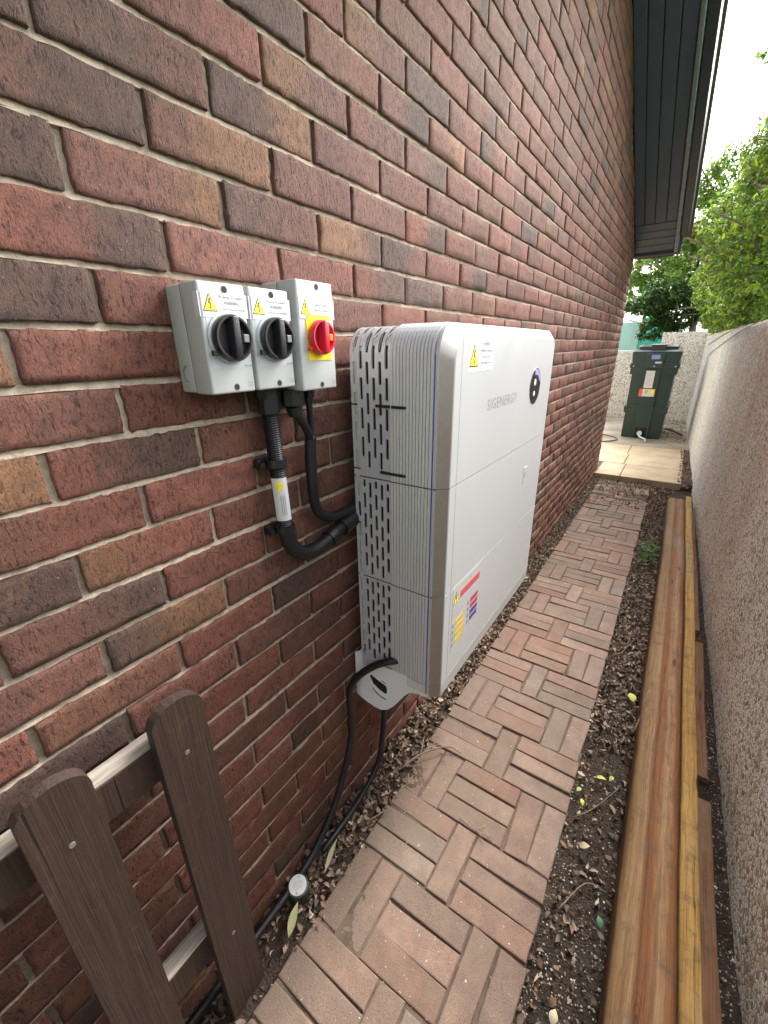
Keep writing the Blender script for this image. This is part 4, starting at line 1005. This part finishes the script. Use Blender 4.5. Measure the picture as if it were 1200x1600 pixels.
# ================================================================== LITTER
def leaf_cloud(name, spots, mat, kind='stuff', curl=0.4, parent=None, size=(0.018, 0.035), cols=None, asp=0.5, flat=0.5):
    """spots: list of (x, y, z); every leaf is a folded pointed blade of 6 triangles"""
    n = len(spots); V = np.zeros((n, 7, 3), 'f'); C_ = np.zeros((n, 7, 4), 'f'); rg = np.random.RandomState(len(spots) + 5)
    for i, s_ in enumerate(spots):
        L = rg.uniform(*size); W = L * asp * rg.uniform(.7, 1.2); cu = rg.normal(0, curl) * L
        loc = np.array([(0, 0, 0), (L * .35, W * .5, 0), (L * .35, -W * .5, 0), (L * .72, W * .38, 0), (L * .72, -W * .38, 0), (L, 0, 0), (L * .5, 0, 0)], 'f')
        loc[:, 0] -= L / 2; loc[1:5, 2] += abs(rg.normal(0, .12)) * W + .0; loc[5, 2] += cu; loc[0, 2] += cu * .6
        yaw = rg.uniform(0, 6.283); p_ = rg.normal(0, flat); r2 = rg.normal(0, flat)
        Rm = np.array(Matrix.Rotation(yaw, 3, 'Z') @ Matrix.Rotation(p_, 3, 'Y') @ Matrix.Rotation(r2, 3, 'X'))
        V[i] = loc @ Rm.T + np.array(s_)
        c_ = np.array(cols[rg.randint(len(cols))]) * rg.uniform(.6, 1.3); C_[i, :, :3] = c_; C_[i, :, 3] = 1
    F = np.array([(0, 2, 6), (0, 6, 1), (2, 4, 6), (6, 3, 1), (6, 4, 5), (6, 5, 3)], 'i')
    Fa = (F[None] + 7 * np.arange(n)[:, None, None]).reshape(-1, 3)
    me = bpy.data.meshes.new(name); me.vertices.add(n * 7); o0 = origin(parent)
    me.vertices.foreach_set('co', (V.reshape(-1, 3) - np.array(o0)[None]).astype('f').ravel())
    me.loops.add(len(Fa) * 3); me.loops.foreach_set('vertex_index', Fa.ravel())
    me.polygons.add(len(Fa)); me.polygons.foreach_set('loop_start', np.arange(len(Fa)) * 3); me.polygons.foreach_set('loop_total', np.full(len(Fa), 3))
    me.update(calc_edges=True)
    a = me.color_attributes.new('lcol', 'FLOAT_COLOR', 'POINT'); a.data.foreach_set('color', C_.ravel())
    me.materials.append(MATS[mat]); o = bpy.data.objects.new(name, me); COL.objects.link(o); o.parent = parent
    if kind: o['kind'] = kind
    return o
DRY = [(0.15, 0.10, 0.065), (0.20, 0.14, 0.095), (0.10, 0.064, 0.042), (0.26, 0.195, 0.135), (0.075, 0.048, 0.033), (0.18, 0.105, 0.06), (0.11, 0.075, 0.05), (0.32, 0.25, 0.18)]
sp = []
for i in range(6500):
    y = RND.uniform(-0.6, 5.1) if RND.random() < .4 else RND.uniform(0.1, 3.4)
    x = 0.008 + abs(RND.gauss(0, .055)) if RND.random() < .6 else RND.uniform(0.0, .135 - .0085 * y)
    if x > 0.16: continue
    sp.append((x, y, soil_z(min(x, .12), y) + RND.uniform(0.002, .020)))
o = leaf_cloud('leaf_litter', sp, 'dry_leaf', cols=DRY, size=(.010, .030)); tag(o, 'dry brown leaf litter along the foot of the brick wall', 'leaf litter', kind='stuff')
sp = []
for i in range(5200):
    y = RND.uniform(1.15, 4.95) if RND.random() < .93 else RND.uniform(-.3, 1.2)
    x = RND.uniform(.632, .80) - .008 * y
    sp.append((x, y, soil_z(x, y) + RND.uniform(0.001, .014)))
o = leaf_cloud('leaf_litter', sp, 'dry_leaf', cols=DRY, size=(.008, .030)); tag(o, 'dry leaf litter on the soil strip beside the timber edging', 'leaf litter', kind='stuff')
sp = []
for i in range(900):
    y = RND.uniform(4.0, 5.0); x = RND.uniform(.10, .80); sp.append((x, y, 0.004 + RND.uniform(0, .012)))
for i in range(700):
    y = RND.uniform(4.9, 6.9); x = RND.uniform(.82, .96); sp.append((x, y, SZ + RND.uniform(-.012, .01)))
for i in range(500):
    y = RND.uniform(7.4, 9.6); x = RND.uniform(.45, .86); sp.append((x, y, SZ + RND.uniform(0, .03)))
o = leaf_cloud('leaf_litter', sp, 'dry_leaf', cols=DRY + [(0.30, 0.13, 0.10)] * 3, size=(.01, .035)); tag(o, 'scattered reddish brown litter at the end of the path and around the tank', 'leaf litter', kind='stuff')
# pale stone chips
def chips(name, spots, label):
    mb = MB(); cols = []
    for (x, y, z) in spots:
        s_ = RND.uniform(.0008, .0028) if RND.random() < .93 else RND.uniform(.003, .0058); c_ = RND.choice([(.52, .46, .37), (.60, .56, .48), (.40, .33, .24), (.66, .64, .59), (.30, .24, .18), (.34, .27, .20)])
        pts = [Vector((RND.uniform(.6, 1.2) * a, RND.uniform(.6, 1.2) * b_, RND.uniform(.5, .9) * c2)) * s_ for a, b_, c2 in ((1, 0, 0), (-1, 0, 0), (0, 1, 0), (0, -1, 0), (0, 0, 1), (0, 0, -1))]
        q = RND.uniform(0, 6.28); R3 = Matrix.Rotation(q, 3, 'Z')
        mb.add([Vector((x, y, z)) + R3 @ p for p in pts], [(0, 2, 4), (2, 1, 4), (1, 3, 4), (3, 0, 4), (2, 0, 5), (1, 2, 5), (3, 1, 5), (0, 3, 5)], 0, c_)
    o = mb.build(name, 'chip', attr='lcol'); tag(o, label, 'stone chips', kind='stuff'); return o
sp = []
for i in range(1500):
    y = abs(RND.gauss(0.15, .55)) if RND.random() < .7 else RND.uniform(0, 4.8); x = RND.uniform(.630, .80) - .008 * y; sp.append((x, y, soil_z(x, y) + .003))
for i in range(2200):
    y = RND.uniform(-.1, 4.4) if RND.random() < .4 else RND.uniform(-.1, 1.6); x = RND.uniform(.978, .99) - .008 * y if RND.random() < .5 else right_x(y) - RND.uniform(.004, .045); sp.append((x, y, .016 + RND.uniform(-.004, .006)))
for i in range(420):
    y = RND.uniform(-.1, 3.2); x = RND.uniform(.14, .62); sp.append((x, y, .001))
chips('stone_chips', sp, 'pale stone chips scattered on soil and path')
# rough soil crumbs
sp = []
mb = MB()
for i in range(2600):
    y = RND.uniform(-.4, 4.6) if RND.random() < .5 else RND.uniform(0, 1.6); x = RND.uniform(.632, .80) - .008 * y; s_ = RND.uniform(.002, .007)
    if RND.random() < .22: x = right_x(y) - RND.uniform(.0, .09)
    z = soil_z(x, y); pts = [Vector((RND.uniform(.5, 1.2) * a, RND.uniform(.5, 1.2) * b_, RND.uniform(.5, 1.0) * c2)) * s_ for a, b_, c2 in ((1, 0, 0), (-1, 0, 0), (0, 1, 0), (0, -1, 0), (0, 0, 1), (0, 0, -1))]
    R3 = Matrix.Rotation(RND.uniform(0, 6.28), 3, 'Z')
    mb.add([Vector((x, y, z)) + R3 @ p for p in pts], [(0, 2, 4), (2, 1, 4), (1, 3, 4), (3, 0, 4), (2, 0, 5), (1, 2, 5), (3, 1, 5), (0, 3, 5)])
tag(mb.build('soil_crumbs', 'soil'), 'crumbs of dark soil on the strip beside the timber edging', 'soil', kind='stuff')
# twigs
def twig(pts, r, label, forks=()):
    b = MB(); P = smooth_path(pts, 4); b.tube(P, [r * (1 - .6 * i / len(P)) for i in range(len(P))], 6)
    for f in forks: Q = smooth_path(f, 3); b.tube(Q, [r * .6 * (1 - .6 * i / len(Q)) for i in range(len(Q))], 5)
    return tag(b.build('twig', 'twig', smooth=True), label, 'twig', 'fallen twigs')
twig([(.345, .585, .006), (.40, .575, .008), (.455, .585, .005)], .0026, 'forked twig lying on the brick pavers', [[(.40, .575, .008), (.425, .61, .006)], [(.415, .577, .008), (.44, .55, .005)]])
twig([(.095, .62, .012), (.13, .70, .026), (.20, .79, .022), (.25, .80, .008)], .0042, 'long curved twig in the litter below the cabinet', [[(.13, .70, .026), (.10, .78, .02)]])
twig([(.10, .40, .01), (.145, .47, .022), (.18, .44, .01)], .0024, 'thin bent twig at the left edge of the path')
twig([(.67, .52, -.008), (.72, .62, .004), (.775, .63, .004)], .0022, 'thin dark twig on bare soil beside the timber')
twig([(.65, .80, -.006), (.70, .86, .004), (.76, .98, .006)], .0020, 'thin curved twig on soil near the yellowed leaves')
twig([(.64, 1.72, -.004), (.69, 1.80, .01), (.70, 1.98, .01)], .0026, 'pale twig among leaf litter beside the path', [[(.69, 1.80, .01), (.72, 1.9, .012)]])
twig([(.775, 1.22, .05), (.79, 1.30, .085), (.80, 1.42, .112)], .0035, 'dry stalk leaning on the pale timber edge')
# single bright leaves
def big_leaf(p, L, W, yaw, col, label):
    n = 6; vs = []; fs = []; R3 = Matrix.Rotation(yaw, 3, 'Z') @ Matrix.Rotation(RND.uniform(-.25, .25), 3, 'Y')
    for i in range(n + 1):
        u = i / n; wd = W / 2 * math.sin(math.pi * min(1, u * 1.02) ** .85); z = .006 * math.sin(u * 3.1)
        for s_ in (-1, 0, 1): vs.append(Vector(p) + R3 @ Vector(((u - .5) * L, s_ * wd, z + abs(s_) * wd * .25)))
    for i in range(n):
        for q in (0, 1): fs.append((i * 3 + q, i * 3 + q + 1, i * 3 + q + 4, i * 3 + q + 3))
    b = MB(); b.add(vs, fs, 0, col); o = b.build('fallen_leaf', 'dry_leaf', smooth=True, attr='lcol'); tag(o, label, 'leaf', 'fallen leaves on the soil strip'); return o
big_leaf((.752, 1.46, .012), .05, .032, 1.9, (.42, .46, .10), 'large yellow green leaf on litter against the timber edge')
big_leaf((.705, .985, .008), .034, .014, .1, (.55, .50, .10), 'small yellow leaf on the dark soil')
big_leaf((.735, 1.00, .012), .03, .014, 1.2, (.30, .36, .10), 'small green leaf touching the yellow leaf on dark soil')
big_leaf((.665, .86, .006), .026, .013, 2.0, (.48, .50, .09), 'yellow green leaf scrap near the paver edge')
big_leaf((.648, .90, .006), .026, .014, 1.0, (.28, .34, .12), 'dull green leaf scrap near the paver edge')
big_leaf((.768, .545, .008), .028, .016, 1.9, (.05, .16, .08), 'dark green leaf beside the pale timber on bare soil')
big_leaf((.70, .72, .006), .032, .02, .5, (.42, .34, .22), 'tan dead leaf flat on bare soil')
big_leaf((.71, .30, .006), .030, .02, 1.5, (.46, .40, .26), 'tan crumpled leaf on soil nearest the camera')
big_leaf((.055, 2.2, .022), .07, .05, .8, (.36, .20, .12), 'large brown leaf at the wall foot beyond the cabinet')
big_leaf((.09, .085, .025), .075, .022, 2.0, (.34, .33, .16), 'long pale leaf blade beside the white capped pipe')
big_leaf((.075, .255, .03), .10, .014, 1.9, (.30, .30, .19), 'narrow pale strap leaf at the wall foot')
# weed beside the timber
wd_ = thing('weed', (.71, 3.05, 0), 'small green weed growing against the timber edging', 'plant')
sp = [(.70 + RND.gauss(0, .028), 3.05 + RND.gauss(0, .10), .02 + abs(RND.gauss(0, .022))) for _ in range(130)]
leaf_cloud('foliage', sp, 'leaf', None, parent=wd_, cols=[(.09, .15, .05), (.13, .19, .08), (.16, .20, .12)], size=(.018, .042), asp=.6)

# ================================================================== OIL TANK
TK = thing('oil_tank', (0.25, 7.5, SZ), 'dark green plastic oil tank standing in front of the roughcast wall', 'tank')
T0 = SZ; TY = 7.48; xc = 0.252
def tw(z): return 0.283 + 0.030 * min(1, max(0, z / 1.1))     # half width
b = MB()
def tbox(hw0, hw1, z0, z1, yf0, yf1, bev=.012):
    def fn(v):
        k_ = (v.z - z0) / (z1 - z0); hw = hw0 + (hw1 - hw0) * k_; yf = yf0 + (yf1 - yf0) * k_
        return Vector((xc - .012 * k_ * 0 + v.x * hw, yf + v.y * (TY + .95 - yf), T0 + v.z))
    b.box(-1, 1, 0, 1, z0, z1, 0, 2, 0, fn)
tbox(.268, .270, 0.0, .40, TY + .03, TY + .03)
tbox(.290, .300, .385, .475, TY, TY); tbox(.300, .272, .475, .505, TY, TY + .03)
tbox(.272, .278, .505, .97, TY + .03, TY + .03)
tbox(.305, .308, .965, 1.055, TY, TY); tbox(.318, .322, 1.055, 1.115, TY - .012, TY - .012); tbox(.322, .300, 1.115, 1.14, TY - .012, TY + .012)
tbox(.303, .318, 1.14, 1.285, TY + .012, TY + .012); tbox(.318, .285, 1.285, 1.315, TY + .012, TY + .05)
body = b.build('body', 'tank_green', TK)
bm = bmesh.new(); bm.from_mesh(body.data); bmesh.ops.bevel(bm, geom=[e for e in bm.edges], offset=.007, segments=2, affect='EDGES'); bm.to_mesh(body.data); bm.free()
b = MB()
b.box(xc - .105, xc + .105, TY - .006, TY + .10, T0 + .01, T0 + 1.05, .008); b.box(xc - .115, xc + .115, TY - .020, TY + .10, T0 + 1.05, T0 + 1.27, .010)
b.build('centre_rib', 'tank_green', TK)
for dx in (-.125, .125):
    b = MB(); n = 24
    for r0, r1, z0, z1 in ((.14, .145, 1.31, 1.36), (.145, .12, 1.36, 1.385)):
        vs = []
        for r, z in ((r0, z0), (r1, z1)):
            for k in range(n): a = 2 * math.pi * k / n; vs.append((xc + dx * .95 + r * math.cos(a), TY + .22 + r * 1.1 * math.sin(a), T0 + z))
        b.add(vs, [(k, (k + 1) % n, n + (k + 1) % n, n + k) for k in range(n)] + [tuple(range(n, 2 * n))])
    b.build('lid', 'tank_lid', TK, smooth=True, sharp=.5)
b = MB(); b.box(xc - .09, xc + .11, TY + .05, TY + .5, T0 + 1.30, T0 + 1.395, .02); b.build('inspection_hatch', 'tank_lid', TK)
def tlabel(x0, x1, z0, z1, mat, name, y=TY - .0215, parent=TK):
    q = MB(); q.box(xc + x0, xc + x1, y, y + .002, T0 + z0, T0 + z1, 0); return q.build(name, mat, parent)
tlabel(-.055, .055, 1.185, 1.245, 'label_blue', 'maker_plate'); tlabel(.005, .085, 1.125, 1.150, 'sticker_white', 'number_plate')
tl = tlabel(-.085, .030, .77, 1.02, 'sticker_white', 'notice_label', TY - .0075)
for i in range(7): tlabel(-.070, .018 - .012 * (i % 3), .98 - i * .028, .984 - i * .028, 'ink_grey', 'text_line', TY - .0090, tl)
hz = tlabel(-.13, .075, .645, .755, 'sticker_white', 'hazard_label', TY - .0105)
tlabel(-.13, -.085, .645, .755, 'hazard_red', 'red_panel', TY - .0125, hz); tlabel(.032, .075, .68, .755, 'sign_yellow', 'yellow_panel', TY - .0125, hz)
q = MB(); zc = T0 + .715; xx = xc - .035; q.add([(xx - .025, TY - .0128, zc), (xx, TY - .0128, zc - .03), (xx + .025, TY - .0128, zc), (xx, TY - .0128, zc + .03)], [(0, 1, 2, 3)]); q.build('diamond_mark', 'sticker_ochre', hz)
b = MB(); b.box(xc - .09, xc + .075, TY - .012, TY + .02, T0 + .02, T0 + .17, .01); b.build('valve_recess', 'dark_hole', TK)
b = MB(); b.tube([(xc - .01, TY - .08, T0 + .09), (xc - .01, TY - .005, T0 + .09)], [.036, .030], 14); vlv = b.build('valve', 'white_plastic', TK, smooth=True, sharp=.6)
b = MB(); b.tube(smooth_path([(xc - .01, TY - .05, T0 + .08), (xc - .005, TY - .08, T0 + .045), (xc + .04, TY - .12, T0 + .03), (xc + .09, TY - .18, T0 + .022), (xc + .10, TY - .28, T0 + .004)], 4), .013, 8); b.build('hose', 'white_plastic', vlv, smooth=True)
for dx in (-.27, .0, .27):
    b = MB(); b.tube([(xc + dx, TY - .026, T0 + 1.085), (xc + dx, TY - .0118, T0 + 1.085)], .008, 8); b.build('bolt', 'white_plastic', TK)
b = MB(); b.tube(smooth_path([(-.36, 6.72, SZ + .008), (-.12, 6.95, SZ + .010), (-.03, 7.15, SZ + .010), (-.10, 7.35, SZ + .010), (-.40, 7.6, SZ + .008)], 5), .009, 6)
tag(b.build('fuel_line', 'wire', smooth=True), 'thin dark pipe bent across the slabs left of the green tank', 'pipe')
b = MB(); b.tube(smooth_path([(.55, 8.3, SZ + .05), (.66, 8.25, SZ + .04), (.80, 8.0, SZ + .02)], 5), .018, 8)
tag(b.build('branch', 'twig', smooth=True), 'pale branch on the ground right of the green tank', 'branch')

# ================================================================== GARDEN BEHIND THE WALLS
bank = MB(); bank.add(*grid(lambda x, y: 1.25 + .03 * nz(x * .1, y * .1), 1.32, 9, -2, 30, 20, 60)); bank.add(*grid(lambda x, y: 1.18 + .02 * nz(x * .1, y * .1), -9, 1.32, 9.95, 30, 30, 30))
tag(bank.build('garden_bank', 'grass', smooth=True), kind='structure')
# turquoise netting fence beyond the end wall
nf = thing('netting_fence', (-1.4, 13, 1.2), 'turquoise garden netting beyond the end wall beside the tank', 'netting')
rg = np.random.RandomState(3)
for i in range(5):
    x0 = -3.4 + i * .72; b = MB(); vs, fs = grid(lambda x, y: 0, x0, x0 + .70, 1.15, 1.98 + .1 * (i % 3), 8, 10)
    b.add([(x, 13.2 + .05 * math.sin(x * 9 + z * 3), z) for x, z, _ in vs], fs); b.build('net_panel', 'turquoise' if i % 2 == 0 else 'turquoise_pale', nf)
    b = MB(); b.tube([(x0, 13.22, 1.0), (x0, 13.22, 2.1)], .02, 6); b.build('post', 'bark_dark', nf)
# trees
def branches(root, base, top, r, forks, mat, name='trunk', seed=1):
    q = random.Random(seed); mb = MB(); base, top = Vector(base), Vector(top)
    mid = base.lerp(top, .5) + Vector((q.gauss(0, .12), q.gauss(0, .12), 0)); P = smooth_path([base, mid, top], 6)
    mb.tube(P, [r * (1 - .6 * i / len(P)) for i in range(len(P))], 9); ends = []
    for f in range(forks):
        u = q.uniform(.25, 1.0); a = P[min(len(P) - 1, int(u * len(P)))]; d = Vector((q.gauss(0, 1), q.gauss(0, 1), q.uniform(.2, 1.1))).normalized(); L = q.uniform(.5, 1.3) * (top - base).length * .55
        e = a + d * L; mm = a.lerp(e, .5) + Vector((q.gauss(0, .1), q.gauss(0, .1), q.uniform(0, .15))) * L * .6; Q = smooth_path([a, mm, e], 4)
        mb.tube(Q, [r * .42 * (1 - .75 * i / len(Q)) for i in range(len(Q))], 6)
        for g_ in range(3):
            s0 = Q[int(len(Q) * q.uniform(.35, .9))]; e2 = s0 + Vector((q.gauss(0, 1), q.gauss(0, 1), q.uniform(-.2, .9))) * L * .3
            mb.tube([s0, s0.lerp(e2, .5) + Vector((q.gauss(0, .03), q.gauss(0, .03), q.gauss(0, .03))), e2], [r * .16, r * .11, r * .05], 5)
    mb.build(name, mat, root, smooth=True)
def crown(root, clumps, n, size, cols, seed, name='crown', asp=.5):
    rg = np.random.RandomState(seed); sp = []
    vol = np.array([c_[1][0] * c_[1][1] * c_[1][2] for c_ in clumps]) ** .75; vol /= vol.sum()
    for c_, v in zip(clumps, vol):
        k_ = int(n * v); d = rg.normal(size=(k_, 3)); d /= np.linalg.norm(d, axis=1)[:, None]; rad = rg.uniform(.45, 1.0, k_) ** .6
        # twiggy sprays: leaves gather round random spray points
        ns = max(6, k_ // 26); dd = rg.normal(size=(ns, 3)); dd /= np.linalg.norm(dd, axis=1)[:, None]; sc_ = dd * (rg.uniform(.5, 1.08, ns) ** .5)[:, None]
        pk = sc_[rg.randint(ns, size=k_)] + rg.normal(0, .11, (k_, 3))
        sp += [tuple(np.array(c_[0]) + p * np.array(c_[1])) for p in pk]
    return leaf_cloud(name, sp, 'leaf', None, parent=root, size=size, cols=cols, asp=asp, curl=.15, flat=.75)
YG = [(.17, .25, .035), (.23, .31, .045), (.11, .19, .035), (.32, .37, .07), (.08, .14, .03)]
MG = [(.09, .16, .05), (.13, .21, .06), (.06, .11, .04), (.18, .26, .08)]
DG = [(.030, .062, .028), (.045, .085, .034), (.060, .11, .045), (.022, .046, .022)]
LG = [(.20, .29, .08), (.27, .36, .11), (.15, .23, .07)]
rc = random.Random(5)
# shrub growing above and over the right wall, nearest
tr = thing('laurel_shrub', (1.35, 6.3, 1.25), 'bright yellow green shrub overhanging the roughcast wall', 'shrub')
branches(tr, (1.35, 6.5, 1.25), (1.0, 6.4, 3.0), .05, 16, 'bark', 'stems', 3); branches(tr, (1.35, 5.6, 1.25), (1.15, 5.6, 2.6), .04, 14, 'bark', 'stems', 4)
cl = [((.95, 6.4, 2.30), (.30, .5, .36)), ((.80, 6.9, 2.75), (.34, .5, .36)), ((1.15, 6.3, 3.0), (.40, .5, .42)), ((1.15, 5.9, 2.15), (.32, .5, .36)), ((.86, 7.0, 1.86), (.18, .5, .20)),
      ((1.25, 5.5, 2.55), (.35, .45, .42)), ((1.3, 6.9, 3.55), (.45, .5, .4)), ((1.08, 5.1, 1.82), (.18, .4, .2)), ((.70, 7.4, 2.2), (.22, .4, .3)), ((1.3, 4.9, 2.2), (.3, .4, .35)), ((.95, 7.6, 3.2), (.3, .4, .3)), ((1.05, 6.2, 1.72), (.22, .6, .16)), ((.92, 7.6, 1.75), (.16, .6, .18)), ((1.25, 4.6, 1.72), (.2, .5, .16)), ((1.35, 5.4, 3.0), (.35, .4, .35)), ((.98, 6.6, 1.72), (.2, .5, .15)), ((1.12, 5.6, 1.70), (.2, .5, .14)), ((.86, 8.3, 1.8), (.16, .6, .2))]
crown(tr, cl, 30000, (.035, .070), YG + MG[:2], 21)
tr = thing('hedge_tree', (.85, 10.8, 1.2), 'mid green tree behind the end wall, rising beside the house eave', 'tree')
branches(tr, (.95, 10.9, 1.15), (.75, 10.9, 3.6), .07, 14, 'bark', 'trunk', 6)
cl = [((.30, 10.9, 3.65), (.45, .6, .5)), ((.70, 10.8, 4.2), (.5, .6, .5)), ((1.1, 10.5, 3.4), (.5, .6, .7)), ((.78, 10.4, 2.5), (.30, .4, .45)), ((.12, 11.0, 3.1), (.3, .5, .4)), ((1.3, 10.5, 4.6), (.5, .5, .5)), ((1.3, 10.3, 2.3), (.4, .4, .6))]
crown(tr, cl, 20000, (.045, .085), MG + YG[:2], 22)
tr = thing('evergreen_tree', (0.60, 12.0, 1.18), 'dark evergreen tree with bare trunk behind the end wall', 'tree')
branches(tr, (0.62, 11.9, 1.15), (0.42, 11.9, 2.9), .085, 14, 'bark', 'trunk', 8)
cl = [((.10, 11.8, 2.55), (.50, .6, .32)), ((-.42, 11.7, 2.28), (.34, .5, .24)), ((.30, 12.1, 2.05), (.55, .4, .34)), ((.62, 12.0, 2.65), (.42, .5, .4)), ((-.1, 12.2, 1.75), (.4, .3, .25))]
crown(tr, cl, 13000, (.05, .10), DG + MG[:3], 23)
tr = thing('pale_tree', (-.5, 15.5, 1.1), 'pale green tree far behind the netting, under the house eave', 'tree')
branches(tr, (-.45, 15.6, 1.0), (-.4, 15.6, 3.6), .10, 12, 'bark', 'trunk', 9)
cl = [((-.75, 15.5, 3.45), (.50, .6, .5)), ((-.15, 15.6, 3.95), (.6, .6, .5)), ((-1.05, 15.3, 2.95), (.32, .5, .36)), ((-.3, 15.4, 3.0), (.6, .5, .5)), ((.5, 15.5, 3.4), (.6, .5, .7))]
crown(tr, cl, 16000, (.06, .11), LG + YG[:2], 24)
tr = thing('background_tree', (1.7, 13.6, 1.2), 'tall green tree far behind the bright shrub at the right edge', 'tree')
branches(tr, (1.7, 13.6, 1.1), (1.5, 13.6, 4.2), .12, 12, 'bark', 'trunk', 10)
cl = [((1.2, 13.4, 3.6), (.7, .8, .8)), ((1.9, 13.6, 4.2), (.8, .8, .8)), ((1.5, 13.4, 2.4), (.9, .8, .8)), ((2.3, 13.4, 3.0), (.6, .6, .8))]
crown(tr, cl, 14000, (.06, .12), MG + [(.09, .17, .09)], 25)
# sprig hanging into the sky at the right edge
sg = thing('overhanging_sprig', (.72, 5.5, 3.8), 'single leafy sprig against the white sky above the shrub', 'branch')
b = MB(); b.tube(smooth_path([(1.15, 5.4, 3.62), (.95, 5.45, 3.80), (.70, 5.5, 3.78)], 5), .005, 6); b.build('stem', 'twig', sg)
leaf_cloud('leaves', [(.74 + RND.gauss(0, .06), 5.5 + RND.gauss(0, .06), 3.76 + RND.gauss(0, .05)) for _ in range(24)], 'leaf', None, parent=sg, cols=MG, size=(.05, .09))
# bare ivy stems over the wall top
for i, (y0, y1, dz) in enumerate(((3.2, 7.8, .30), (4.2, 8.6, .16))):
    b = MB(); pts = []
    for k in range(9):
        u = k / 8; y = y0 + (y1 - y0) * u; z = HW + .01 - dz * u ** 1.3; pts.append((rface(y, min(z, HW)) - .008, y, z))
    b.tube(smooth_path(pts, 3), .0035, 5); tag(b.build('ivy_stem', 'wire', smooth=True), ('upper' if i else 'lower') + ' of two thin bare stems trailing along the roughcast wall', 'stem', 'bare stems on the roughcast wall')
